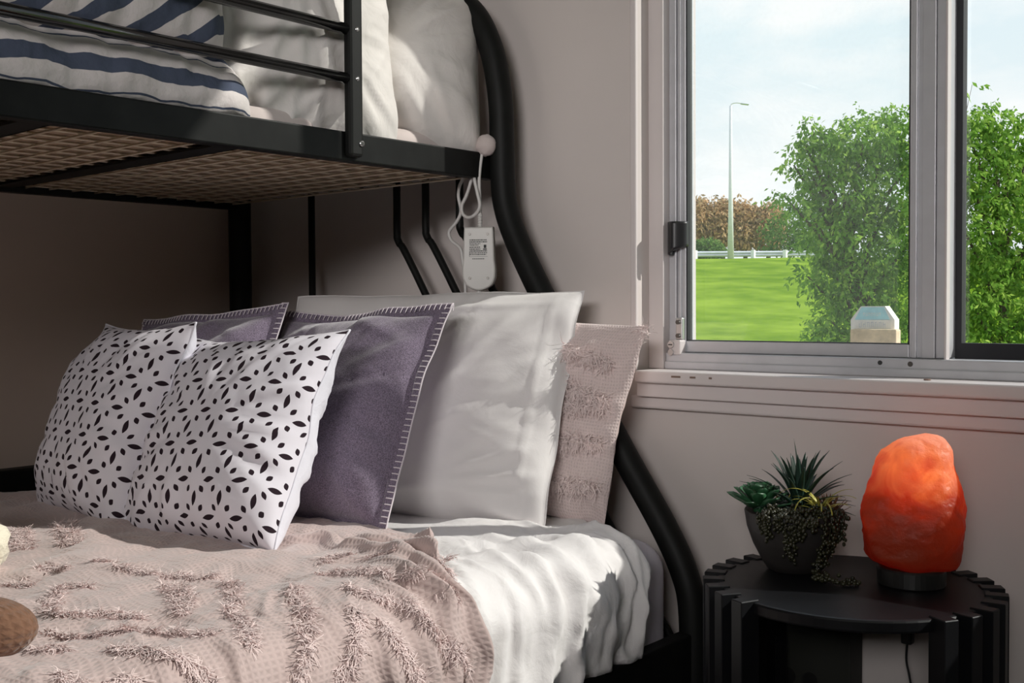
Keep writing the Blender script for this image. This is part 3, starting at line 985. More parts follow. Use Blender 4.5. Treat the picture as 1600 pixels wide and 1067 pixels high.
throw_edge = lambda s: -0.495 - 0.02 * smooth01(-0.6, -0.3, s) - 0.175 * smooth01(-0.25, 0.10, s) + 0.05 * smooth01(0.12, 0.38, s)
throw, TV, TS, TY = drape_sheet('throw_blanket', -1.18, 0.118 + 0.30, 190, throw_edge, -1.75, 240, 0.020, throw_fold, M['throw'], 0.008)
tag(throw, 'dusty pink waffle throw with shaggy tufted lines across the bed', 'blanket')
_TVf = TV.reshape(-1, 3); _TSf = np.stack([TS.ravel(), TY.ravel()], 1)
_NX = np.cross(np.gradient(TV, axis=1), np.gradient(TV, axis=0)).reshape(-1, 3)
_NX /= np.linalg.norm(_NX, axis=1)[:, None] + 1e-9
_NX[(_NX[:, 2] + _NX[:, 0]) < 0] *= -1


def strand(rng, p, n, direction, ln, wid, droop=0.4):
    """a thin bent ribbon of yarn starting at p"""
    side = np.cross(n, direction); side /= np.linalg.norm(side) + 1e-9
    V = []
    curl = rng.normal() * 0.55
    for t in (0.0, 0.4, 0.75, 1.0):
        c = p + n * ln * (t * 0.75 - droop * t * t) + direction * ln * (0.25 * t + 0.65 * t * t - 0.25 * abs(curl) * t ** 3) + side * ln * curl * t * t
        ww = wid * (1 - 0.5 * t)
        V += [c - side * ww / 2, c + side * ww / 2]
    return V, [(0, 1, 3, 2), (2, 3, 5, 4), (4, 5, 7, 6)]


# lines of tufting on the throw, world coordinates
TUFTS = [
    [(-1.328, -0.906, 0.555), (-1.259, -0.945, 0.555), (-1.194, -0.986, 0.555), (-1.14, -1.012, 0.555), (-1.103, -1.029, 0.545), (-1.086, -1.038, 0.535), (-1.077, -1.045, 0.528)],
    [(-1.2, -0.887, 0.555), (-1.148, -0.919, 0.555), (-1.11, -0.939, 0.548), (-1.087, -0.951, 0.536), (-1.071, -0.96, 0.522), (-1.055, -0.978, 0.501), (-1.048, -0.992, 0.483), (-1.045, -0.998, 0.474)],
    [(-1.094, -0.871, 0.54), (-1.08, -0.874, 0.531), (-1.063, -0.886, 0.513), (-1.051, -0.903, 0.492), (-1.044, -0.922, 0.468), (-1.042, -0.931, 0.457)],
    [(-1.15, -0.831, 0.555), (-1.117, -0.825, 0.55), (-1.103, -0.809, 0.545), (-1.088, -0.799, 0.537), (-1.075, -0.786, 0.526), (-1.061, -0.777, 0.511), (-1.052, -0.769, 0.493), (-1.045, -0.763, 0.475), (-1.042, -0.747, 0.457), (-1.042, -0.726, 0.441), (-1.042, -0.72, 0.425)],
    [(-1.065, -0.843, 0.516), (-1.057, -0.84, 0.504), (-1.049, -0.836, 0.487), (-1.043, -0.828, 0.465), (-1.042, -0.812, 0.44), (-1.042, -0.802, 0.423)],
    [(-1.257, -0.795, 0.555), (-1.239, -0.78, 0.555), (-1.196, -0.771, 0.555), (-1.167, -0.757, 0.555), (-1.141, -0.76, 0.555), (-1.115, -0.75, 0.55), (-1.101, -0.725, 0.544), (-1.088, -0.72, 0.536), (-1.072, -0.717, 0.523), (-1.065, -0.715, 0.515)],
    [(-1.307, -0.755, 0.555), (-1.31, -0.722, 0.555), (-1.298, -0.7, 0.555)],
    [(-1.132, -0.669, 0.554), (-1.113, -0.67, 0.549), (-1.095, -0.673, 0.541)],
    [(-1.258, -0.702, 0.555), (-1.232, -0.692, 0.555), (-1.217, -0.68, 0.555)],
    [(-1.556, -1.117, 0.555), (-1.562, -1.102, 0.555), (-1.533, -1.102, 0.555)],
    [(-1.6, -1.043, 0.555), (-1.576, -1.039, 0.555), (-1.559, -1.031, 0.555)],
    [(-1.547, -0.988, 0.555), (-1.547, -0.965, 0.555)],
    [(-1.479, -1.072, 0.555), (-1.464, -1.059, 0.555), (-1.445, -1.054, 0.555)],
    [(-1.479, -1.072, 0.555), (-1.43, -1.106, 0.555), (-1.396, -1.13, 0.555), (-1.342, -1.159, 0.555)],
    [(-1.342, -1.159, 0.555), (-1.327, -1.146, 0.555), (-1.317, -1.131, 0.555), (-1.311, -1.109, 0.555), (-1.282, -1.101, 0.555), (-1.256, -1.079, 0.555)],
    [(-1.273, -1.195, 0.555), (-1.256, -1.181, 0.555), (-1.231, -1.159, 0.555), (-1.216, -1.137, 0.555), (-1.202, -1.114, 0.555), (-1.173, -1.097, 0.555), (-1.144, -1.08, 0.555), (-1.122, -1.067, 0.552)],
    [(-1.219, -1.237, 0.555), (-1.198, -1.226, 0.555), (-1.189, -1.212, 0.555)],
    [(-1.161, -1.175, 0.555), (-1.133, -1.167, 0.554), (-1.111, -1.155, 0.548), (-1.095, -1.144, 0.541), (-1.082, -1.132, 0.532), (-1.07, -1.122, 0.522), (-1.062, -1.116, 0.512), (-1.056, -1.108, 0.501)],
    [(-1.122, -1.248, 0.552), (-1.108, -1.25, 0.547), (-1.094, -1.254, 0.54), (-1.084, -1.258, 0.534)],
    [(-1.086, -1.216, 0.535), (-1.083, -1.203, 0.533), (-1.075, -1.193, 0.526)],
    [(-1.374, -0.97, 0.555), (-1.32, -0.996, 0.555), (-1.27, -1.021, 0.555), (-1.224, -1.044, 0.555)],
    [(-1.367, -0.964, 0.555), (-1.312, -0.99, 0.555), (-1.248, -1.023, 0.555)],
    [(-1.416, -0.955, 0.555), (-1.393, -0.935, 0.555), (-1.369, -0.915, 0.555), (-1.361, -0.899, 0.555)],
    [(-1.923, -0.862, 0.555), (-1.819, -0.907, 0.555), (-1.726, -0.948, 0.555)],
    [(-1.919, -0.851, 0.555), (-1.809, -0.899, 0.555), (-1.717, -0.941, 0.555)],
    [(-1.915, -0.942, 0.555), (-1.764, -1.006, 0.555)],
    [(-1.906, -0.935, 0.555), (-1.756, -0.999, 0.555)],
    [(-1.435, -0.959, 0.555), (-1.501, -0.983, 0.555)],
]


def tuft_points(line):
    """resample a surface polyline (x, y, z) every 2.2 mm"""
    P = catmull(line, 8)
    seg = np.linalg.norm(np.diff(P, axis=0), axis=1)
    cum = np.concatenate([[0], np.cumsum(seg)])
    t = np.arange(0, cum[-1], 0.0022)
    return np.stack([np.interp(t, cum, P[:, k]) for k in range(3)], 1)


_sr = np.random.default_rng(77)
tuft_soup = Soup()
for ln_pts in TUFTS:
    if len(ln_pts) < 2: continue
    pts = tuft_points(ln_pts)
    for p in pts:
        for _ in range(10):
            q = p + _sr.normal(size=3) * 0.0048
            i = np.argmin(((_TVf - q) ** 2).sum(1))
            nn = _NX[i]; base = _TVf[i] + (q - _TVf[i]) - nn * ((q - _TVf[i]) @ nn)
            dirn = np.array([0.75, -0.10, -0.35]) + _sr.normal(size=3) * 0.62
            dirn -= nn * (dirn @ nn); dirn /= np.linalg.norm(dirn) + 1e-9
            n2 = nn + _sr.normal(size=3) * 0.45; n2 /= np.linalg.norm(n2)
            tuft_soup.add(*strand(_sr, base - nn * 0.001, n2, dirn, _sr.uniform(0.010, 0.019), 0.0018, 0.45))
tf = tuft_soup.build('tufted_fringe', M['tuft'], throw)
tag(tf, 'shaggy raised lines of cut yarn', kind='stuff')

# --- cushions of the lower bed
def patterned_cushion(base, yaw, lean, roll, seed, label, size=0.41):
    fr, bk, uv, n = pillow_geo(size, size, 0.17, seed, pinch=0.085, exp=0.50, wr=0.0042, n=60, square=2.6, wfreq=6.0)
    root = cushion_root('patterned_cushion', base, R(yaw), R(lean), R(roll), label, 'cushion', None)
    sub('printed_front', fr, grid_faces(n), M['petals'], root, True, uv)
    sub('back_panel', bk, grid_faces(n, True), M['cushion_white'], root, True, uv)
    path = rim_path(fr, n)
    V, F = tube_geo(np.vstack([path, path[:1]]), 0.0022, 6, False)
    sub('piping', V, F, M['cushion_white'], root)
    return root


patterned_cushion((-2.005, -0.785, 0.515), -5, 21.5, -0.5, 11, 'white cushion with black petal print, leaning behind its twin')
patterned_cushion((-1.637, -0.765, 0.515), 5, 28.0, -4, 12, 'white cushion with black petal print in front, white edge showing')


def stitched_cushion(base, yaw, lean, roll, seed, label, w, h):
    fr, bk, uv, n = pillow_geo(w, h, 0.17, seed, pinch=0.05, exp=0.5, wr=0.0045, n=56, flange=0.10, wfreq=6.0, crease=((0.12, 0.16, 2.75, 0.10, 0.012, 0.006), (-0.1, 0.17, 0.3, 0.12, 0.012, 0.005)))
    root = cushion_root('purple_cushion', base, R(yaw), R(lean), R(roll), label, 'cushion', None)
    V = np.vstack([fr, bk]); nb = len(fr)
    F = grid_faces(n) + [tuple(i + nb for i in f) for f in grid_faces(n, True)]
    sub('cover', V, F, M['purple'], root)
    path = rim_path(fr, n)
    path = np.vstack([path, path[:1]])
    seg = np.linalg.norm(np.diff(path, axis=0), axis=1); cum = np.concatenate([[0], np.cumsum(seg)])
    st = Soup()
    st.add(*tube_geo(path, 0.0016, 5, False))
    inner = fr.reshape(n + 1, n + 1, 3)[n // 2, n // 2] * 0 + np.array([0, 0, h / 2])
    for t in np.arange(0.004, cum[-1], 0.0115):
        p = np.array([np.interp(t, cum, path[:, k]) for k in range(3)])
        edge_x = w / 2 - abs(p[0]); edge_z = h / 2 - abs(p[2] - h / 2)
        dv = np.array([-np.sign(p[0]), 0, 0]) if edge_x < edge_z else np.array([0, 0, -np.sign(p[2] - h / 2)])
        for sd in (-1, 1):
            q = p + dv * 0.0135
            st.add(*tube_geo([p + np.array([0, sd * 0.0015, 0]), p + dv * 0.006 + np.array([0, sd * 0.0035, 0]), q + np.array([0, sd * 0.0045, 0])], 0.0012, 4, False))
    tag(sub('blanket_stitching', st.V, st.F, M['stitch'], root), 'pale yarn blanket stitch around the edge', kind='stuff')
    return root


stitched_cushion((-1.998, -0.645, 0.510), 6, 26, -4.8, 31, 'purple stitched cushion at the back left, in shadow', 0.46, 0.46)
stitched_cushion((-1.641, -0.548, 0.508), 2.4, 25.8, -2.9, 32, 'purple stitched cushion between petal print cushions and white pillow', 0.465, 0.465)

# white pillow standing on its long side
fr, bk, uv, n = pillow_geo(0.73, 0.48, 0.155, 41, pinch=0.006, exp=0.52, wr=0.0025, n=72, flange=0.012, wfreq=3.0, square=3.0,
                           crease=((0.315, 0.0, 1.57, 0.6, 0.0035, 0.0035), (0.14, 0.0, 1.62, 0.35, 0.004, 0.003), (0.30, -0.01, 0.75, 0.10, 0.008, 0.0035), (0.27, -0.06, 0.6, 0.12, 0.008, 0.0035),
                                   (0.26, -0.12, 0.35, 0.12, 0.009, 0.0045), (0.24, -0.16, 0.15, 0.14, 0.010, 0.006), (0.28, 0.06, 0.85, 0.09, 0.008, -0.003), (0.14, 0.03, 0.95, 0.16, 0.012, 0.006),
                                   (0.12, -0.19, 0.05, 0.2, 0.010, 0.006), (0.30, 0.16, 0.8, 0.12, 0.010, 0.0035), (0.15, 0.19, 0.1, 0.2, 0.008, 0.005), (0.2, -0.03, 0.5, 0.12, 0.006, 0.004)))
wp = mesh_obj('white_pillow', np.vstack([fr, bk]), grid_faces(n) + [tuple(i + len(fr) for i in f) for f in grid_faces(n, True)], M['white_cotton'], None, True)
placed(wp, (-1.622, -0.341, 0.508), R(11), R(21.4), R(-0.5))
tag(wp, 'large plain white pillow between purple and tufted pink pillows', 'pillow')

# tufted pink pillow against the window wall
fr, bk, uv, n = pillow_geo(0.58, 0.39, 0.10, 51, pinch=0.04, exp=0.5, wr=0.007, n=64, flare=0.14)
pk = cushion_root('tufted_pillow', (-1.50, -0.168, 0.525), R(1), R(7.5), R(4), 'pink waffle pillow with shaggy tuft rows, furthest toward the window', 'pillow')
sub('tufted_front', fr, grid_faces(n), M['pink_waffle'], pk, True, uv * np.array([0.60, 0.44]))
sub('back_panel', bk, grid_faces(n, True), M['pink_back'], pk, True, uv)
ts = Soup()
Gf = fr.reshape(n + 1, n + 1, 3)
for (za, zb) in ((0.355, 0.315), (0.30, 0.245), (0.20, 0.235), (0.13, 0.165), (0.06, 0.08)):
    for xx_ in np.arange(-0.25, 0.275, 0.0024):
        t = (xx_ % 0.30) / 0.30 if xx_ < 0 else (xx_ - 0.02) / 0.25
        zz_ = za + (zb - za) * t
        for _ in range(9):
            p0 = np.array([xx_ + _sr.normal() * 0.003, 0, zz_ + _sr.normal() * 0.006])
            k = np.argmin((fr[:, 0] - p0[0]) ** 2 + (fr[:, 2] - p0[2]) ** 2)
            p = np.array([p0[0], fr[k, 1], p0[2]])
            dirn = np.array([_sr.normal() * 0.6, 0, -0.6 + _sr.normal() * 0.4]); dirn /= np.linalg.norm(dirn)
            nn = np.array([_sr.normal() * 0.25, -1, _sr.normal() * 0.25]); nn /= np.linalg.norm(nn)
            ts.add(*strand(_sr, p, nn, dirn, _sr.uniform(0.014, 0.026), 0.0021, 0.25))
for _ in range(120):                                  # tassel on the top corner
    p = Gf[-1, -1] + _sr.normal(size=3) * np.array([0.008, 0.004, 0.008]) - np.array([0.01, 0, 0.01])
    dirn = _sr.normal(size=3); dirn /= np.linalg.norm(dirn)
    nn = _sr.normal(size=3); nn /= np.linalg.norm(nn)
    ts.add(*strand(_sr, p, nn, dirn, _sr.uniform(0.008, 0.014), 0.0016))
tag(sub('tuft_rows', ts.V, ts.F, M['tuft_pale'], pk, False), 'shaggy raised rows of cut yarn', kind='stuff')

# --- bedding of the upper bunk
um = rounded_block('upper_mattress', (-2.44, -2.03, 1.214), (-1.600, -0.118, 1.285), 0.030, M['mattress'], None, 0.003)
tag(um, 'thin pinkish mattress on the upper bunk, rounded corner showing at the head end', 'mattress')
ub = M['underlay']
un = box('underlay', (-2.44, -2.03, 1.2085), (-1.587, -0.12, 1.2135), ub, um)
tag(un, 'tan mattress underside')


def bulge_sheet(name, prof, y0, y1, ny, ns, noise, seed, mat, thick, end_round=0.06, k_end=1.0):
    """padded cloth with a cross-section profile [(x, z)...] swept along the bunk, rounded at its head end"""
    pr = catmull([(p[0], 0, p[1]) for p in prof], 10)
    seg = np.linalg.norm(np.diff(pr, axis=0), axis=1); cum = np.concatenate([[0], np.cumsum(seg)])
    ts_ = np.linspace(0, cum[-1], ns + 1)
    px = np.interp(ts_, cum, pr[:, 0]); pz = np.interp(ts_, cum, pr[:, 2])
    cxm, czm = px.mean(), pz.min()
    ys = y0 + (y1 - y0) * np.linspace(0, 1, ny + 1) ** 1.2
    V, UV = [], []
    for y in ys:
        e_ = min(1.0, abs(y - y0) / end_round)
        k = math.sqrt(max(0.0, 1 - (1 - e_) ** 2))
        k = 1 - k_end * (1 - k) * 0.5
        for x, z, t in zip(px, pz, ts_):
            V.append((cxm + (x - cxm) * k, y, czm + (z - czm) * k)); UV.append((y, t))
    V = np.array(V); UV = np.array(UV)
    d = noise * snoise(UV, 6.0, seed, 3, 0.6) + 0.5 * noise * snoise(UV * np.array([1.0, 0.35]), 16.0, seed + 1, 2)
    V[:, 0] += d; V[:, 2] += d * 0.6
    o = mesh_obj(name, V, grid_faces(ns, True, ny), mat, None, True, UV)
    so = o.modifiers.new('thickness', 'SOLIDIFY'); so.thickness = thick; so.offset = -1
    return o


ss_ = bulge_sheet('striped_sheet', [(-1.80, 1.372), (-1.66, 1.368), (-1.600, 1.342), (-1.577, 1.310), (-1.570, 1.278), (-1.575, 1.254), (-1.60, 1.250)], -0.665, -1.95, 120, 40, 0.004, 61, M['stripe_sheet'], 0.004, 0.05)
tag(ss_, 'blue and white striped sheet tucked along the upper bunk rail', 'sheet')
sd = bulge_sheet('striped_duvet', [(-2.10, 1.60), (-1.85, 1.64), (-1.70, 1.61), (-1.612, 1.54), (-1.574, 1.45), (-1.576, 1.385), (-1.605, 1.350), (-1.66, 1.340)], -0.69, -1.95, 120, 50, 0.006, 65, M['stripe_wide'], 0.01, 0.09)
tag(sd, 'puffy duvet in wide blue and white stripes behind the guard bars', 'duvet')


def upper_pillow(base, yaw, lean, roll, w, h, t, seed, label, cr=()):
    fr, bk, uv, n = pillow_geo(w, h, t, seed, pinch=0.06, exp=0.62, wr=0.0055, n=64, crease=cr, wfreq=5, rnd=0.10)
    o = mesh_obj('bunk_pillow', np.vstack([fr, bk]), grid_faces(n) + [tuple(i + len(fr) for i in f) for f in grid_faces(n, True)], M['upper_white'], None, True)
    placed(o, base, R(yaw), R(lean), R(roll))
    return tag(o, label, 'pillow', None)


upper_pillow((-1.640, -0.525, 1.212), 76, 10, 0, 0.45, 0.46, 0.17, 71, 'creased white pillow behind the guard post of the upper bunk',
             tuple((x, -0.02 + 0.03 * math.sin(x * 40), 1.57 + 0.25 * math.sin(x * 17), 0.16, 0.010, 0.006) for x in np.arange(-0.20, 0.10, 0.045)) + ((0.13, 0.02, 0.6, 0.08, 0.010, 0.007), (0.16, -0.05, 0.9, 0.06, 0.008, 0.006), (-0.1, -0.17, 0.7, 0.10, 0.010, 0.007), (-0.02, -0.17, 0.8, 0.10, 0.010, 0.007)))
upper_pillow((-1.695, -0.255, 1.228), 46, 14, 0, 0.41, 0.405, 0.25, 72, 'smooth plump white pillow against the upper bunk head frame', ((-0.14, 0.05, 0.5, 0.12, 0.010, 0.006), (-0.12, -0.10, -0.3, 0.15, 0.010, 0.005), (0.12, -0.12, 1.9, 0.12, 0.010, 0.005)))

# --- soft toys peeping in at the frame edge
def blob(name, centre, rad, mat, parent, seed, amp, freq=14, seg=28, rot=None):
    bm = bmesh.new()
    bmesh.ops.create_uvsphere(bm, u_segments=seg, v_segments=seg // 2, radius=1.0)
    P = np.array([v.co[:] for v in bm.verts])
    d = 1 + amp * snoise(P * 0.15, freq, seed)
    for v, k in zip(bm.verts, d):
        c = Vector((v.co.x * rad[0], v.co.y * rad[1], v.co.z * rad[2])) * k
        if rot is not None: c = rot @ c
        v.co = c + Vector(centre)
    return bm_obj(name, bm, mat, parent, True)


plush = empty('plush_toy', (-1.86, -1.27, 0.54), 'cream fluffy plush toy lying on the throw, cut by the picture edge', 'toy')
blob('ear', (-1.665, -1.140, 0.566), (0.080, 0.045, 0.052), M['cream_plush'], plush, 3, 0.06, rot=Matrix.Rotation(0.5, 3, 'Z') @ Matrix.Rotation(-0.35, 3, 'Y'))
blob('body', (-1.93, -1.33, 0.60), (0.15, 0.11, 0.085), M['cream_plush'], plush, 4, 0.05)
blob('head', (-1.79, -1.23, 0.605), (0.09, 0.085, 0.08), M['cream_plush'], plush, 5, 0.05)
knit_m = waffle_mat('brown_knit', (0.20, 0.105, 0.065), 26.0, 0.004)
knit = empty('knitted_toy', (-1.33, -1.36, 0.56), 'brown chunky knitted toy with a dark top, cut by the picture edge', 'toy')


def uv_blob(name, centre, rad, mat, parent, seed, uvs, rot):
    nu, nv = 36, 18
    V, UV = [], []
    for j in range(nv + 1):
        for i in range(nu + 1):
            a, b_ = 2 * PI * i / nu, PI * j / nv
            p = Vector((math.sin(b_) * math.cos(a) * rad[0], math.sin(b_) * math.sin(a) * rad[1], math.cos(b_) * rad[2]))
            V.append(rot @ p + Vector(centre)); UV.append((uvs * i / nu, uvs * 0.55 * j / nv))
    return mesh_obj(name, V, grid_faces(nu, False, nv), mat, parent, True, UV)


blob('corner_fold', (-1.549, -0.112, 1.264), (0.024, 0.020, 0.023), M['mattress'], um, 8, 0.03)
uv_blob('paw', (-1.265, -1.285, 0.562), (0.072, 0.040, 0.038), knit_m, knit, 2, 1.0, Matrix.Rotation(0.75, 3, 'Z'))
uv_blob('body', (-1.42, -1.42, 0.62), (0.12, 0.09, 0.075), knit_m, knit, 3, 1.6, Matrix.Rotation(0.6, 3, 'Z'))
blob('dark_patch', (-1.292, -1.297, 0.590), (0.045, 0.024, 0.013), simple('dark_wool', (0.02, 0.016, 0.016), 0.95), knit, 6, 0.05, rot=Matrix.Rotation(0.75, 3, 'Z'))

# ------------------------------------------------------------------ blanket controller hanging from the end rail
ctl = empty('blanket_controller', (-1.557, -0.125, 0.96), 'white electric blanket controller hanging by its cord from the upper bunk', 'controller')
prof = [(-0.031, 1.093), (-0.0325, 1.060), (-0.0335, 1.025), (-0.0355, 1.005), (-0.034, 0.985), (-0.026, 0.970), (-0.012, 0.962), (0.0, 0.960)]
lp = catmull([(p[0], p[1], 0) for p in prof], 5)[:, :2]
out = list(lp) + [(-x, z) for x, z in lp[::-1][1:]]
cyz = 1.03
bmv, bmf = [], []
layers = [(-0.0125, 0.90), (-0.0110, 0.97), (-0.006, 1.0), (0.006, 1.0), (0.011, 0.97), (0.0125, 0.90)]
for (yy, k) in layers:
    for (x, z) in out: bmv.append((-1.557 + x * k, -0.125 + yy, cyz + (z - cyz) * (0.5 + 0.5 * k)))
no_ = len(out)
for j in range(len(layers) - 1):
    for k in range(no_): bmf.append((j * no_ + k, j * no_ + (k + 1) % no_, (j + 1) * no_ + (k + 1) % no_, (j + 1) * no_ + k))
bmf.append(tuple(range(no_ - 1, -1, -1))); bmf.append(tuple((len(layers) - 1) * no_ + k for k in range(no_)))
body = mesh_obj('housing', bmv, bmf, M['plastic'], ctl, False)
# turned towards the room on its cord; the rear face carries the print, four screws and a rating panel
body.matrix_basis = Matrix.Translation((-1.557, -0.125, 0)) @ Matrix.Rotation(R(34), 4, 'Z') @ Matrix.Translation((1.557, 0.125, 0))
for (x, z) in ((-0.019, 1.078), (0.019, 1.078), (-0.019, 0.986), (0.019, 0.986)):
    V, F = tube_geo([(-1.557 + x, -0.1392, z), (-1.557 + x, -0.1365, z)], 0.0030, 10)
    mesh_obj('screw', V, F, M['screw'], body)
pr = Soup()


def flat_bar(x0, x1, z0, z1):
    pr.add([(-1.557 + x0, -0.1379, z0), (-1.557 + x1, -0.1379, z0), (-1.557 + x1, -0.1379, z1), (-1.557 + x0, -0.1379, z1)], [(0, 1, 2, 3)])


_pr = np.random.default_rng(3)
for z, x1, h in ((1.0645, 0.018, 0.0022), (1.0605, 0.018, 0.0022), (1.0570, 0.004, 0.0016), (1.0540, 0.000, 0.0016), (1.0495, 0.004, 0.002), (1.0455, 0.004, 0.002), (1.0415, 0.018, 0.0022), (1.0380, 0.018, 0.0016), (1.0345, 0.016, 0.0018)):
    x = -0.019
    while x < x1:
        w_ = _pr.uniform(0.0012, 0.0040)
        flat_bar(x, min(x + w_, x1), z, z + h)
        x += w_ + 0.0008
flat_bar(0.0095, 0.0175, 1.0450, 1.0475); flat_bar(0.0110, 0.0165, 1.0485, 1.0555)
flat_bar(-0.0195, -0.0190, 1.031, 1.0415); flat_bar(-0.0195, 0.019, 1.0310, 1.0314)
for k in range(7): flat_bar(-0.013 + k * 0.0037, -0.0105 + k * 0.0037, 1.0255, 1.0272)
pr.build('rating_print', M['print'], body)
tube('cord', catmull([(-1.585, -0.118, 1.275), (-1.592, -0.125, 1.225), (-1.605, -0.125, 1.197), (-1.614, -0.125, 1.182), (-1.617, -0.125, 1.161), (-1.610, -0.125, 1.130), (-1.622, -0.125, 1.109), (-1.645, -0.125, 1.089),
      (-1.640, -0.125, 1.070), (-1.613, -0.125, 1.051), (-1.606, -0.125, 1.026), (-1.599, -0.125, 0.977), (-1.600, -0.125, 0.90), (-1.62, -0.11, 0.80), (-1.66, -0.10, 0.62)], 6), 0.0036, M['cord'], ctl, 8)
tube('cord', catmull([(-1.575, -0.120, 1.26), (-1.570, -0.133, 1.20), (-1.584, -0.133, 1.164), (-1.599, -0.133, 1.141), (-1.597, -0.133, 1.123), (-1.580, -0.133, 1.114), (-1.559, -0.133, 1.121),
      (-1.547, -0.134, 1.137), (-1.553, -0.135, 1.165), (-1.564, -0.133, 1.205), (-1.570, -0.118, 1.262)], 6), 0.0036, M['cord'], ctl, 8)
tube('cord', catmull([(-1.553, -0.116, 1.265), (-1.556, -0.125, 1.20), (-1.555, -0.125, 1.148), (-1.555, -0.125, 1.122)], 5), 0.0036, M['cord'], ctl, 8)
rl = []
rp = []
for k in range(25):
    rp.append((-1.555, -0.125, 1.122 - 0.0012 * k)); rl.append(0.0052 if k % 4 < 2 else 0.0040)
tube('strain_relief', rp, rl, M['cord'], ctl, 10, False)
rp = [(-1.558, -0.125, 0.962 - 0.0012 * k) for k in range(30)]
tube('strain_relief', rp, [0.0058 if k % 4 < 2 else 0.0046 for k in range(30)], M['cord'], ctl, 10, False)
tube('cord', catmull([(-1.558, -0.125, 0.93), (-1.56, -0.12, 0.85), (-1.60, -0.10, 0.70), (-1.64, -0.10, 0.60)], 5), 0.0036, M['cord'], ctl, 8)

# ------------------------------------------------------------------ side table
TX, TY_ = -0.700, -0.222
tab = empty('side_table', (TX, TY_, 0.0), 'round black side table with upright slats, under the window', 'table')
V, F = lathe_geo([(0.0, 0.4810), (0.197, 0.4810), (0.1995, 0.4825), (0.2, 0.4845), (0.2, 0.496), (0.1985, 0.4985), (0.195, 0.4995), (0.0, 0.4995)], 72, (TX, TY_))
o = mesh_obj('tabletop', V, F, M['table'], tab, False)
slat_bm = bmesh.new()
add_box(slat_bm, (-0.012, -0.0115, 0.0), (0.021, 0.0115, 0.502), 0.0012, 1)
slat_me = bpy.data.meshes.new('slat'); slat_bm.to_mesh(slat_me); slat_bm.free(); slat_me.materials.append(M['table'])
angs = [150 + 12.4 * k for k in range(9)] + [-30 + 12.4 * k for k in range(9)]
for a in angs:
    o = bpy.data.objects.new('slat', slat_me)
    link(o, tab)
    o.matrix_basis = Matrix.Translation((TX + 0.2 * math.cos(R(a)), TY_ + 0.2 * math.sin(R(a)), 0.0)) @ Matrix.Rotation(R(a), 4, 'Z')
V, F = lathe_geo([(0.0, 0.03), (0.186, 0.03), (0.187, 0.032), (0.187, 0.05), (0.186, 0.052), (0.0, 0.052)], 48, (TX, TY_))
mesh_obj('lower_shelf', V, F, M['table'], tab)

carton = empty('storage_carton', (-0.86, -0.05, 0.0), 'dark flat carton with faint print standing behind the side table', 'box')
cb = box('carton_body', (-0.985, -0.058, 0.0), (-0.772, -0.008, 0.398), M['carton'], carton, 0.002)
box('carton_lid', (-0.987, -0.060, 0.398), (-0.770, -0.006, 0.4075), M['carton'], carton, 0.002)
for (x0, x1, z0, z1) in ((-0.885, -0.835, 0.370, 0.383), (-0.875, -0.84, 0.355, 0.360)):
    box('faint_print', (x0, -0.0586, z0), (x1, -0.0579, z1), M['carton_print'], carton)
for cx_ in (-0.886, -0.845):
    V, F = tube_geo([(cx_, -0.0588, 0.275), (cx_, -0.0578, 0.275)], 0.014, 16)
    mesh_obj('faint_print', V, F, M['carton_print'], carton)

# ------------------------------------------------------------------ salt lamp
LX, LY = -0.628, -0.165
lamp = empty('salt_lamp', (LX, LY, 0.50), 'glowing orange rock salt lamp on the black side table', 'lamp')
V, F = lathe_geo([(0.0, 0.5), (0.048, 0.5), (0.050, 0.502), (0.050, 0.524), (0.048, 0.527), (0.0, 0.527)], 40, (LX, LY))
mesh_obj('wooden_base', V, F, M['lamp_base'], lamp)
# the rock: silhouette measured across, a little shallower front to back
rows = [(0.0, -0.034, 0.052), (0.008, -0.054, 0.064), (0.022, -0.069, 0.070), (0.050, -0.073, 0.0745), (0.078, -0.0735, 0.076), (0.106, -0.070, 0.0735), (0.134, -0.0625, 0.0685),
        (0.162, -0.0515, 0.062), (0.184, -0.042, 0.0575), (0.198, -0.027, 0.051), (0.208, -0.006, 0.042), (0.2135, 0.010, 0.030), (0.2150, 0.016, 0.024)]
rz = [r_[0] for r_ in rows]
side_v = np.array([0.912, 0.41, 0.0]); side_v /= np.linalg.norm(side_v)
deep_v = np.array([-side_v[1], side_v[0], 0.0])
NR, NS_ = 46, 56
V = []
for j in range(NR + 1):
    z = 0.2150 * (j / NR)
    lo_ = np.interp(z, rz, [r_[1] for r_ in rows]); hi_ = np.interp(z, rz, [r_[2] for r_ in rows])
    c_, h_ = (lo_ + hi_) / 2, (hi_ - lo_) / 2
    for k in range(NS_):
        a = 2 * PI * k / NS_
        ca, sa = math.cos(a), math.sin(a)
        pw = 0.82
        x = c_ + h_ * math.copysign(abs(ca) ** pw, ca)
        y = 0.86 * h_ * math.copysign(abs(sa) ** pw, sa)
        p = np.array([LX, LY, 0.526]) + side_v * x + deep_v * y + np.array([0, 0, z * 0.955])
        V.append(p)
V = np.array(V)
cen = np.array([LX, LY, 0.62])
d_ = V - cen; nrm_ = d_ / np.linalg.norm(d_, axis=1)[:, None]
fac = np.abs(snoise(nrm_, 0.8, 15, 2)) * 0.004 + snoise(V, 16.0, 16, 4, 0.6) * 0.0016
V = V + nrm_ * (fac[:, None] - 0.002)
F = []
for j in range(NR):
    for k in range(NS_): F.append((j * NS_ + k, j * NS_ + (k + 1) % NS_, (j + 1) * NS_ + (k + 1) % NS_, (j + 1) * NS_ + k))
F.append(tuple(NR * NS_ + k for k in range(NS_)))
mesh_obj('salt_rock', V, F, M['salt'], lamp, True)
bulb_d = bpy.data.lights.new('bulb', 'POINT')
bulb_d.energy = 0.155
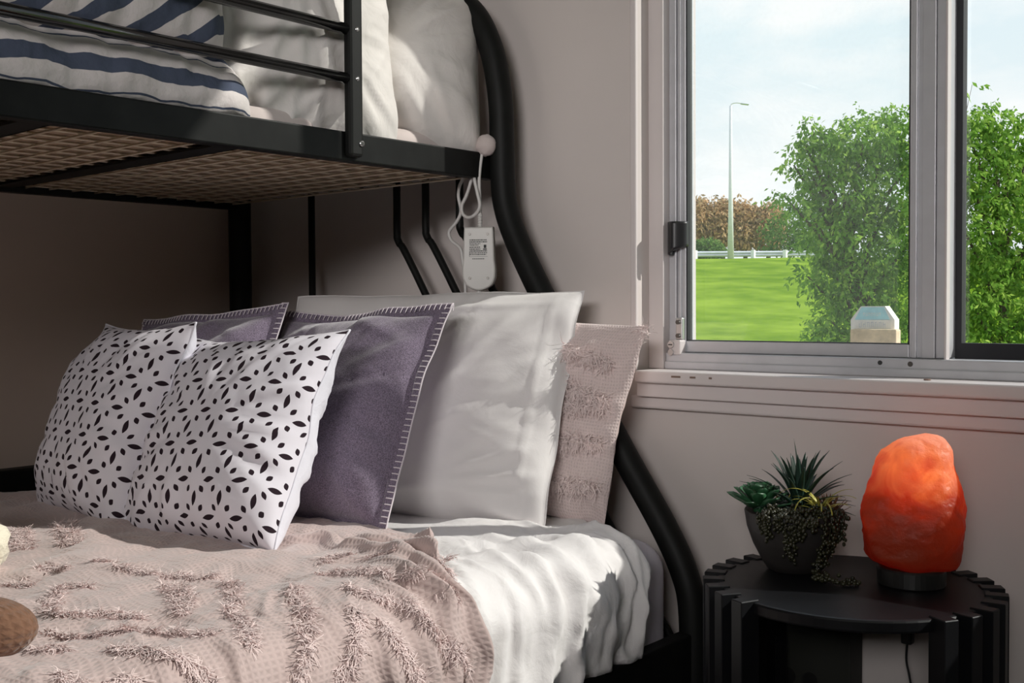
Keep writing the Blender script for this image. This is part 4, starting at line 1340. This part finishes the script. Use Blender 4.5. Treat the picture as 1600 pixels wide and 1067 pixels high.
bulb_d.color = (1.0, 0.62, 0.32)
bulb_d.shadow_soft_size = 0.016
bulb = bpy.data.objects.new('bulb', bulb_d)
link(bulb, lamp)
bulb.location = (LX + 0.01, LY, 0.662)
# the lamp's cord falls behind the table with an inline switch
cordt = empty('lamp_cord', (-0.686, -0.028, 0.0), 'dark cord with an inline switch hanging under the side table', 'cord')
tube('wire', catmull([(-0.672, -0.016, 0.47), (-0.684, -0.022, 0.42), (-0.686, -0.028, 0.39), (-0.687, -0.028, 0.365), (-0.688, -0.028, 0.335), (-0.682, -0.028, 0.305), (-0.676, -0.025, 0.25), (-0.690, -0.024, 0.15), (-0.68, -0.03, 0.006)], 6), 0.0018, M['latch'], cordt, 6)
box('inline_switch', (-0.695, -0.037, 0.364), (-0.677, -0.020, 0.392), M['latch'], cordt, 0.003)

# ------------------------------------------------------------------ bowl of succulents
PX, PY, PZ = -0.806, -0.195, 0.4995
pot = empty('succulent_bowl', (PX, PY, PZ), 'dark bowl planted with mixed succulents on the side table', 'plant')
V, F = lathe_geo([(0.0, PZ), (0.036, PZ), (0.042, PZ + 0.003), (0.052, PZ + 0.018), (0.065, PZ + 0.043), (0.0745, PZ + 0.070), (0.0785, PZ + 0.095), (0.0775, PZ + 0.097), (0.0745, PZ + 0.095),
                  (0.071, PZ + 0.075), (0.06, PZ + 0.06), (0.0, PZ + 0.06)], 48, (PX, PY))
mesh_obj('bowl', V, F, M['pot'], pot, True)
V, F = lathe_geo([(0.0, PZ + 0.074), (0.0715, PZ + 0.076), (0.0715, PZ + 0.082), (0.05, PZ + 0.090), (0.0, PZ + 0.094)], 32, (PX, PY))
mesh_obj('soil', V, F, M['soil'], pot, True)


def leaf_geo(origin, az, el0, el1, ln, wid, thick, cup=0.25, n=9, shape='spear', twist=0.0):
    """a solid leaf that starts at elevation el0 and bends to el1"""
    ring = 6
    p = np.array(origin, float)
    V, F = [], []
    hz = np.array([math.cos(az), math.sin(az), 0.0]); sd0 = np.array([-math.sin(az), math.cos(az), 0.0])
    for i in range(n + 1):
        t = i / n
        el = el0 + (el1 - el0) * t ** 1.3
        tang = hz * math.cos(el) + np.array([0, 0, 1.0]) * math.sin(el)
        nrm = -hz * math.sin(el) + np.array([0, 0, 1.0]) * math.cos(el)
        if shape == 'spear': w_ = wid * (1 - t) ** 0.85 * (0.75 + 0.8 * t) + 0.0002
        elif shape == 'spoon': w_ = wid * (0.38 + 1.0 * math.sin(min(1, t * 0.92) * PI * 0.72) ** 1.2) * (1 if t < 0.8 else max(0.04, 1 - ((t - 0.8) / 0.2) ** 2))
        else: w_ = wid * (1 - t * 0.75)
        th = thick * (1 - 0.8 * t)
        tw = twist * t
        sd = sd0 * math.cos(tw) + nrm * math.sin(tw)
        for k in range(ring):
            a = 2 * PI * k / ring
            off = sd * w_ * 0.5 * math.cos(a) + nrm * (th * 0.5 * math.sin(a) + cup * w_ * abs(math.cos(a)) ** 2 * 0.5)
            V.append(p + off)
        p = p + tang * (ln / n)
    for i in range(n):
        for k in range(ring): F.append((i * ring + k, i * ring + (k + 1) % ring, (i + 1) * ring + (k + 1) % ring, (i + 1) * ring + k))
    F.append(tuple(range(ring - 1, -1, -1))); F.append(tuple(n * ring + k for k in range(ring)))
    return V, F


_lr = np.random.default_rng(13)
# tall spiky rosette at the back
c0 = np.array([PX + 0.002, PY + 0.012, PZ + 0.088])
core = mesh_obj('spiky_rosette', *lathe_geo([(0.0, c0[2] - 0.01), (0.014, c0[2] - 0.006), (0.013, c0[2] + 0.02), (0.007, c0[2] + 0.038), (0.0, c0[2] + 0.044)], 12, (c0[0], c0[1])), M['leaf_dark'], pot, True)
NL = 46
for i in range(NL):
    az = i * 2.39996 + _lr.uniform(-0.15, 0.15)
    t = i / NL
    e0 = 0.30 + 1.2 * t + _lr.uniform(-0.08, 0.08)
    e1 = e0 - (0.80 - 0.50 * t) + _lr.uniform(-0.1, 0.1)
    V, F = leaf_geo(c0 + np.array([0.009 * math.cos(az), 0.009 * math.sin(az), 0.034 * t]), az, e0, e1, 0.088 + _lr.uniform(-0.010, 0.016) - 0.018 * t, 0.0145, 0.003, 0.3, 8, 'spear')
    mesh_obj('leaf', V, F, M['leaf_dark'], core, True)
V, F = leaf_geo(c0 + np.array([0.0, 0, 0.04]), 2.9, 1.5, 1.35, 0.082, 0.009, 0.003, 0.3, 8, 'spear', 0.4)
mesh_obj('leaf', V, F, M['leaf_dark'], core, True)
# green fleshy rosette at the left rim
c1 = np.array([PX - 0.048, PY - 0.026, PZ + 0.098])
core = mesh_obj('fleshy_rosette', *lathe_geo([(0.0, c1[2] - 0.008), (0.010, c1[2] - 0.006), (0.010, c1[2] + 0.006), (0.0, c1[2] + 0.014)], 12, (c1[0], c1[1])), M['leaf_green'], pot, True)
for i in range(30):
    az = i * 2.39996
    t = i / 30
    V, F = leaf_geo(c1 + np.array([0.006 * math.cos(az), 0.006 * math.sin(az), 0.012 * t]), az, 0.12 + 1.15 * t, 0.45 + 1.0 * t, 0.056 - 0.029 * t + _lr.uniform(-0.003, 0.003), 0.0185, 0.006, 0.35, 8, 'spoon')
    mesh_obj('leaf', V, F, M['leaf_green'], core, True)
# yellow curling air plant and rusty rosette at the right rim
c2 = np.array([PX + 0.050, PY - 0.012, PZ + 0.090])
core = mesh_obj('curly_air_plant', *lathe_geo([(0.0, c2[2] - 0.008), (0.008, c2[2] - 0.006), (0.008, c2[2] + 0.006), (0.0, c2[2] + 0.012)], 10, (c2[0], c2[1])), M['leaf_yellow'], pot, True)
for i in range(16):
    az = i * 2.39996 + 0.4
    ln_ = _lr.uniform(0.050, 0.085)
    V, F = leaf_geo(c2, az, 1.30 + _lr.uniform(-0.35, 0.15), -0.9 + _lr.uniform(-0.6, 0.9), ln_, 0.0066, 0.0018, 0.3, 12, 'strap')
    mesh_obj('leaf', V, F, M['leaf_yellow'], core, True)
for az, ln_ in ((3.5, 0.115), (2.9, 0.105), (4.4, 0.09)):
    V, F = leaf_geo(c2, az, 1.45, -1.7, ln_, 0.0068, 0.0020, 0.3, 16, 'strap')
    mesh_obj('leaf', V, F, M['leaf_yellow'], core, True)
c3 = np.array([PX + 0.046, PY + 0.026, PZ + 0.090])
core = mesh_obj('rusty_rosette', *lathe_geo([(0.0, c3[2] - 0.008), (0.014, c3[2] - 0.006), (0.016, c3[2] + 0.012), (0.0, c3[2] + 0.024)], 10, (c3[0], c3[1])), M['leaf_rust'], pot, True)
for i in range(22):
    az = i * 2.39996
    t = i / 22
    V, F = leaf_geo(c3, az, 0.3 + 1.1 * t, 0.7 + 0.8 * t, 0.042 - 0.008 * t, 0.009, 0.003, 0.3, 7, 'spear')
    mesh_obj('leaf', V, F, M['leaf_rust'], core, True)
# strings of beads over the rim
bead_bm = bmesh.new(); bmesh.ops.create_icosphere(bead_bm, subdivisions=1, radius=1.0)
bead_V = np.array([v.co[:] for v in bead_bm.verts]); bead_F = [tuple(v.index for v in f.verts) for f in bead_bm.faces]; bead_bm.free()
strings = [(-1.72, 0.022), (-1.62, 0.034), (-1.38, 0.016), (-1.25, 0.058), (-1.12, 0.066), (-0.98, 0.030), (-0.80, 0.014), (-0.52, 0.070), (-0.40, 0.088), (-0.26, 0.092), (-0.05, 0.045)]
for (az, drop) in strings:
    s_ = Soup()
    pth = []
    for t in np.linspace(0, 1, 12):
        if t < 0.35: r_, z_ = 0.045 + 0.040 * t / 0.35, PZ + 0.098 + 0.007 * math.sin(t / 0.35 * PI)
        else:
            u_ = (t - 0.35) / 0.65
            zz = PZ + 0.098 - drop * u_
            r_ = np.interp(zz - PZ, [0.0, 0.003, 0.018, 0.043, 0.070, 0.097], [0.045, 0.05, 0.060, 0.073, 0.082, 0.086]); z_ = max(zz, PZ + 0.004)
        pth.append((PX + r_ * math.cos(az), PY + r_ * math.sin(az), z_))
    s_.add(*tube_geo(pth, 0.0008, 5))
    P = catmull(pth, 3)
    for p in P:
        for _ in range(2):
            q = p + _lr.normal(size=3) * 0.0035
            q[2] = max(q[2], PZ + 0.0045)
            rr_ = _lr.uniform(0.0022, 0.0036)
            s_.add(bead_V * np.array([rr_, rr_, rr_ * 1.35]) + q, bead_F)
    s_.build('trailing_strand', M['bead'], pot, True)
s_ = Soup()                                            # one strand runs out over the tabletop
pth = catmull([(PX + 0.060, PY - 0.045, PZ + 0.03), (PX + 0.066, PY - 0.05, PZ + 0.006), (PX + 0.082, PY - 0.052, PZ + 0.005), (PX + 0.105, PY - 0.046, PZ + 0.005), (PX + 0.122, PY - 0.036, PZ + 0.005)], 8)
s_.add(*tube_geo(pth, 0.0008, 5))
for p in pth:
    for _ in range(2):
        q = p + _lr.normal(size=3) * 0.004; q[2] = max(q[2], PZ + 0.0045)
        s_.add(bead_V * 0.0036 + q, bead_F)
s_.build('trailing_strand', M['bead'], pot, True)

# ------------------------------------------------------------------ ornament on the outside ledge
tag(box('trim_1', (-1.30, TW, 0.79), (1.25, 0.27, 0.835), M['trim'], None, 0.004), kind='structure')
orn = empty('ledge_ornament', (-0.84, 0.20, 0.835), 'small pale blue and white lettered ornament on a timber block outside the glass', 'ornament')
# octagonal board
ox0, ox1, oz0, oz1 = -0.8875, -0.8020, 0.835, 0.9225
pts = [(ox0, 0.835), (ox1 - 0.0, 0.835), (ox1, 0.897), (-0.8205, oz1), (-0.8675, oz1), (ox0, 0.897)]


def prism(name, pts, y0, y1, mat, parent):
    n_ = len(pts)
    V = [(x, y0, z) for x, z in pts] + [(x, y1, z) for x, z in pts]
    F = [tuple(range(n_)), tuple(range(2 * n_ - 1, n_ - 1, -1))] + [(k, k + n_, (k + 1) % n_ + n_, (k + 1) % n_) for k in range(n_)]
    return mesh_obj(name, V, F, mat, parent)


board = prism('board', pts, 0.200, 0.222, M['orn_white'], orn)
prism('blue_panel', [(-0.879, 0.8970), (-0.811, 0.8970), (-0.8225, 0.9205), (-0.8655, 0.9205)], 0.1985, 0.2005, M['orn_blue'], orn)
prism('white_band', [(-0.879, 0.8800), (-0.808, 0.8800), (-0.808, 0.8965), (-0.879, 0.8965)], 0.1988, 0.2005, M['orn_white'], orn)
box('timber_block', (-0.8790, 0.176, 0.835), (-0.7890, 0.199, 0.8795), M['orn_wood'], orn, 0.003)
lt = Soup()
_or = np.random.default_rng(9)


def stroke_row(x0, x1, z0, z1, k, y):
    """blurred, unreadable lettering: upright strokes with the odd crossbar"""
    w_ = (x1 - x0) / k
    for i in range(k):
        x = x0 + i * w_
        h_ = z1 if _or.random() > 0.3 else z0 + (z1 - z0) * 0.75
        lt.add([(x, y, z0), (x + w_ * 0.28, y, z0), (x + w_ * 0.28, y, h_), (x, y, h_)], [(0, 1, 2, 3)])
        if i % 2 == 0 and i + 1 < k:
            zc = _or.choice([z0, (z0 + z1) / 2, z1 - 0.0012])
            lt.add([(x, y, zc), (x + w_, y, zc), (x + w_, y, zc + 0.0012), (x, y, zc + 0.0012)], [(0, 1, 2, 3)])


stroke_row(-0.862, -0.826, 0.9040, 0.9100, 14, 0.1981)
lt.build('upper_lettering', M['orn_white'], orn)
lt = Soup()
stroke_row(-0.870, -0.816, 0.8825, 0.8925, 14, 0.1984)
lt.build('lower_lettering', M['orn_letter'], orn)

# ------------------------------------------------------------------ outdoors
axis_f = np.array([-0.659, 0.752])                       # the way the lawn climbs
axis_s = np.array([0.752, 0.659])


def ground_z(D):
    return np.interp(D, [0, 3, 8, 14, 20, 30, 40, 44.5, 46, 60, 140], [-0.75, -0.75, -0.55, -0.15, 0.38, 1.42, 2.52, 2.95, 3.02, 3.3, 5.0])


Dv = np.concatenate([np.linspace(1.9, 46, 60), np.linspace(48, 150, 14)])
Sv = np.linspace(-60, 110, 60)
V = []
for D in Dv:
    for s_ in Sv:
        p = axis_f * D + axis_s * s_ + np.array([0, -1.8])
        V.append((p[0], p[1], float(ground_z(D))))
V = np.array(V)
V[:, 2] += 0.05 * snoise(V[:, :2], 0.12, 4, 3)
V = V[:]
V[:, 2] = np.where((V[:, 1] < 1.2) , -0.8, V[:, 2])
go = mesh_obj('ground', V, grid_faces(len(Sv) - 1, False, len(Dv) - 1), M['grass'], None, True)
tag(go, 'bright green grass bank rising to the road', kind='structure')


def at(D, px):
    """a spot on the bank: D metres out along the view, px = sideways metres"""
    p = np.array([0, -1.8]) + axis_f * D + axis_s * px
    return np.array([p[0], p[1], float(ground_z(D))])


# street lamp
b0 = at(45.0, 9.05)
b0[2] -= 0.03
sl = empty('street_lamp', tuple(b0), 'tall pale street lamp pole beside the guard rail', 'street lamp')
tube('pole', [(b0[0], b0[1], b0[2]), (b0[0] + 0.0, b0[1], b0[2] + 2.6), (b0[0], b0[1], b0[2] + 6.3)], [0.135, 0.085, 0.05], M['pole'], sl, 12)
ad = np.array([axis_s[0], axis_s[1], 0])
t0 = b0 + np.array([0, 0, 6.3])
tube('lamp_arm', catmull([t0 - np.array([0, 0, 0.02]), t0 + ad * 0.05 + np.array([0, 0, 0.08]), t0 + ad * 0.22 + np.array([0, 0, 0.12]), t0 + ad * 0.45 + np.array([0, 0, 0.10])], 6), 0.022, M['pole'], sl, 8)
hb = add_box(bmesh.new(), (-0.17, -0.07, -0.035), (0.17, 0.07, 0.03), 0.025, 2)
lh_o = bm_obj('lamp_head', hb, M['rail_steel'], sl, True)
hp = t0 + ad * 0.58 + np.array([0, 0, 0.07])
lh_o.matrix_parent_inverse = Matrix.Identity(4)
lh_o.matrix_basis = Matrix.Translation(hp - b0) @ Matrix.Rotation(math.atan2(ad[1], ad[0]), 4, 'Z') @ Matrix.Rotation(0.12, 4, 'Y')

# guard rail
g0, g1 = at(46.2, -4.0), at(46.2, 34.0)
gr = empty('guard_rail', tuple(g0), 'grey steel guard rail with white posts along the road', 'guard rail')
pr_ = [(-0.03, 0.30), (0.03, 0.36), (-0.02, 0.42), (0.03, 0.48), (-0.03, 0.54), (-0.07, 0.54), (-0.07, 0.30)]
V, F = [], []
for q in (g0, g1):
    for (o_, z_) in pr_: V.append((q[0] - axis_f[0] * o_, q[1] - axis_f[1] * o_, g0[2] + z_ - 0.22))
n_ = len(pr_)
F = [(k, (k + 1) % n_, (k + 1) % n_ + n_, k + n_) for k in range(n_)] + [tuple(range(n_)), tuple(range(2 * n_ - 1, n_ - 1, -1))]
mesh_obj('rail', V, F, M['rail_steel'], gr)
ps = [-1.5, 7.75, 10.2, 11.55, 14.0, 16.4, 18.8, 21.2, 23.6]
for s_ in ps:
    q = at(46.0, s_)
    box('post', (q[0] - 0.075, q[1] - 0.075, q[2] - 0.25), (q[0] + 0.075, q[1] + 0.075, g0[2] + 0.35), M['post_white'], gr)


def foliage(name, blobs, count, size, mat, parent, seed, shell=0.45, droop=0.35, per=9):
    """leafy twigs scattered through a set of ellipsoids: every leaf a small folded diamond"""
    r = np.random.default_rng(seed)
    B = np.array(blobs, float)
    vol = (B[:, 3] * B[:, 4] * B[:, 5]) ** (2 / 3)
    nt_ = count // per
    idx = r.choice(len(B), nt_, p=vol / vol.sum())
    dirs = r.normal(size=(nt_, 3)); dirs /= np.linalg.norm(dirs, axis=1)[:, None]
    rad = (shell + (1 - shell) * r.random(nt_) ** 0.6) * (1 + 0.14 * r.normal(size=nt_))
    base = B[idx, :3] + dirs * B[idx, 3:6] * rad[:, None]
    out = dirs + 0.55 * r.normal(size=(nt_, 3)); out[:, 2] -= droop; out /= np.linalg.norm(out, axis=1)[:, None]
    k = np.tile(np.arange(per), nt_); tw = np.repeat(np.arange(nt_), per)
    tl = size * per * 0.42
    along = (k / per)[:, None] * tl * r.uniform(0.6, 1.2, nt_)[tw][:, None]
    Cn = base[tw] + out[tw] * along + r.normal(size=(len(tw), 3)) * size * 0.25
    Cn[:, 2] -= (k / per) ** 2 * tl * 0.25
    count = len(tw)
    t = out[tw] * 0.5 + r.normal(size=(count, 3)) * 0.55; t[:, 2] -= droop * 1.6; t /= np.linalg.norm(t, axis=1)[:, None]
    s = np.cross(t, r.normal(size=(count, 3))); s /= np.linalg.norm(s, axis=1)[:, None]
    L_ = size * r.uniform(0.7, 1.35, count)[:, None]
    W_ = L_ * 0.44
    nrm = np.cross(t, s)
    a = Cn; b_ = Cn + t * L_ * 0.45 + s * W_ * 0.5 + nrm * W_ * 0.15; c = Cn + t * L_; d = Cn + t * L_ * 0.45 - s * W_ * 0.5 + nrm * W_ * 0.15
    V = np.stack([a, b_, c, d], 1).reshape(-1, 3)
    me = bpy.data.meshes.new(name)
    me.vertices.add(len(V)); me.vertices.foreach_set('co', V.astype(np.float32).ravel())
    tri = (np.arange(count)[:, None] * 4 + np.array([[0, 1, 2, 0, 2, 3]])).ravel().astype(np.int32)
    nt = count * 2
    me.loops.add(nt * 3); me.loops.foreach_set('vertex_index', tri)
    me.polygons.add(nt); me.polygons.foreach_set('loop_start', np.arange(nt, dtype=np.int32) * 3)
    me.update(calc_edges=True)
    tint = np.clip(0.45 + 0.22 * r.normal(size=nt_)[tw] + 0.14 * r.normal(size=count) , 0, 1)
    at_ = me.attributes.new('tint', 'FLOAT', 'POINT')
    at_.data.foreach_set('value', np.repeat(tint, 4).astype(np.float32))
    me.materials.append(mat)
    o = link(bpy.data.objects.new(name, me), parent)
    tag(o, kind='stuff')
    return o


def tree(name, base, blobs, count, size, mat, seed, label, trunk=0.06, group=None, cat='tree'):
    root = empty(name, tuple(base), label, cat, group)
    B = np.array(blobs, float)
    top = np.array([B[:, 0].mean(), B[:, 1].mean(), B[:, 2].mean()])
    tube('trunk', catmull([base, base * 0.5 + top * 0.5 + np.array([0.02, 0.03, 0]), top], 4), [trunk * (1 - 0.6 * i / 8) for i in range(9)], M['bark'], root, 8)
    br = Soup()
    for b_ in blobs:
        c = np.array(b_[:3]); st = base + (top - base) * np.clip((c[2] - base[2]) / (top[2] - base[2] + 1e-6) * 0.7, 0.15, 0.95)
        br.add(*tube_geo(catmull([st, (st + c) / 2 + np.array([0, 0, 0.05 * abs(c[2] - st[2])]), c], 4), [trunk * 0.4 * (1 - 0.09 * i) for i in range(9)], 5))
    tag(br.build('branches', M['bark'], root, True), kind='stuff')
    foliage('foliage', blobs, count, size, mat, root, seed, per=7 if size < 0.1 else 3)
    return root

near_blobs = [(-3.921, 6.785, 2.194, 0.238, 0.238, 0.201), (-3.764, 6.928, 2.325, 0.265, 0.265, 0.169), (-3.565, 7.103, 2.339, 0.265, 0.265, 0.169), (-3.404, 7.239, 2.216, 0.265, 0.265, 0.265), (-4.092, 6.644, 2.407, 0.085, 0.085, 0.042), (-4.142, 6.596, 2.291, 0.116, 0.116, 0.042), (-4.05, 6.676, 2.29, 0.116, 0.116, 0.064), (-4.198, 6.539, 2.101, 0.106, 0.106, 0.042), (-4.111, 6.615, 2.079, 0.116, 0.116, 0.064), (-4.037, 6.674, 1.957, 0.138, 0.138, 0.085), (-3.857, 6.829, 1.876, 0.275, 0.275, 0.238), (-3.558, 7.091, 1.874, 0.349, 0.349, 0.275), (-4.254, 6.48, 1.847, 0.106, 0.106, 0.042), (-4.154, 6.566, 1.804, 0.127, 0.127, 0.064), (-4.034, 6.669, 1.745, 0.138, 0.138, 0.085), (-3.951, 6.733, 1.533, 0.238, 0.238, 0.191), (-3.711, 6.94, 1.451, 0.349, 0.349, 0.265), (-3.433, 7.186, 1.502, 0.318, 0.318, 0.318), (-3.926, 6.742, 1.189, 0.212, 0.212, 0.127), (-4.097, 6.592, 1.179, 0.106, 0.106, 0.048), (-3.784, 6.86, 1.029, 0.291, 0.291, 0.201), (-3.545, 7.068, 0.974, 0.318, 0.318, 0.233), (-3.948, 6.708, 0.818, 0.159, 0.159, 0.191), (-3.778, 6.849, 0.632, 0.291, 0.291, 0.191), (-3.46, 7.129, 0.629, 0.371, 0.371, 0.212), (-4.038, 6.623, 0.66, 0.085, 0.085, 0.106)]
tree('leafy_tree', np.array([-3.591, 6.992, -0.62]), near_blobs, 26000, 0.049, M['fol_green'], 3, 'leafy green tree seen through the dusty sliding sash, twigs reaching left', 0.06)
right_blobs = [(-2.78, 6.456, 2.235, 0.212, 0.212, 0.141), (-2.657, 6.566, 2.281, 0.212, 0.212, 0.118), (-2.531, 6.672, 2.162, 0.188, 0.188, 0.141), (-2.812, 6.419, 2.0, 0.282, 0.282, 0.282), (-2.598, 6.602, 1.857, 0.282, 0.282, 0.282), (-2.458, 6.728, 1.95, 0.188, 0.188, 0.188), (-2.805, 6.407, 1.53, 0.329, 0.329, 0.329), (-2.556, 6.622, 1.434, 0.329, 0.329, 0.329), (-2.798, 6.395, 1.059, 0.329, 0.329, 0.282), (-2.549, 6.61, 0.963, 0.329, 0.329, 0.282), (-2.65, 6.508, 0.635, 0.424, 0.329, 0.188), (-2.312, 6.845, 1.667, 0.282, 0.282, 0.376), (-2.233, 6.893, 1.149, 0.329, 0.329, 0.376), (-2.298, 6.82, 0.726, 0.329, 0.329, 0.235)]
tree('leafy_tree', np.array([-2.572, 6.558, -0.62]), right_blobs, 22000, 0.046, M['fol_green'], 4, 'leafy green tree filling the clear right window pane', 0.06)
twig_blobs = [(-2.511, 5.365, 2.31, 0.029, 0.029, 0.029), (-2.477, 5.395, 2.318, 0.033, 0.033, 0.025), (-2.437, 5.431, 2.326, 0.021, 0.021, 0.016), (-2.409, 5.456, 2.35, 0.016, 0.016, 0.012), (-2.535, 5.343, 2.277, 0.033, 0.033, 0.033), (-2.575, 5.308, 2.277, 0.058, 0.058, 0.058)]
tree('young_tree', np.array([-2.623, 5.188, -0.66]), twig_blobs, 70, 0.05, M['fol_green'], 6, 'slim young tree whose twig tip shows high in the right pane', 0.012)
tree('autumn_tree', np.array([-32.83, 52.03, 3.49]), [(-32.851, 52.072, 5.731, 1.021, 1.021, 1.386), (-33.133, 51.846, 6.28, 0.729, 0.729, 0.802)], 4200, 0.24, M['fol_rust'], 5, 'rusty brown tree at the left end of the far row', 0.14, None, 'tree')
tree('autumn_tree', np.array([-31.87, 52.87, 3.48]), [(-31.89, 52.913, 5.724, 1.094, 1.094, 1.386), (-31.764, 53.052, 6.452, 0.875, 0.875, 0.584), (-32.294, 52.539, 5.18, 0.729, 0.729, 1.021)], 4200, 0.24, M['fol_rust'], 6, 'tallest rusty brown tree behind the street lamp', 0.14, None, 'tree')
tree('autumn_tree', np.array([-30.91, 53.71, 3.48]), [(-30.928, 53.75, 5.534, 1.021, 1.021, 1.313), (-31.13, 53.6, 6.265, 0.656, 0.656, 0.656)], 4200, 0.24, M['fol_rust'], 7, 'olive and rust tree right of the street lamp', 0.14, None, 'tree')
tree('autumn_tree', np.array([-29.95, 54.55, 3.47]), [(-29.967, 54.591, 5.527, 1.021, 1.021, 1.24), (-29.839, 54.727, 6.145, 0.729, 0.729, 0.584)], 4200, 0.24, M['fol_rust'], 8, 'orange brown tree at the right end of the far row', 0.14, None, 'tree')
tree('green_bush', np.array([-25.48, 47.81, 3.06]), [(-25.499, 47.83, 4.61, 1.207, 1.207, 1.016), (-24.784, 48.462, 4.763, 1.271, 1.271, 1.08), (-24.063, 49.081, 4.44, 1.271, 1.271, 0.953)], 3500, 0.2, M['fol_bush'], 9, 'dark green bush behind the guard rail', 0.14, None, 'bush')
tree('green_bush', np.array([-28.35, 45.29, 3.08]), [(-28.355, 45.299, 3.902, 0.635, 0.635, 0.318)], 3500, 0.2, M['fol_bush'], 10, 'low green bush at the foot of the rusty trees', 0.14, None, 'bush')
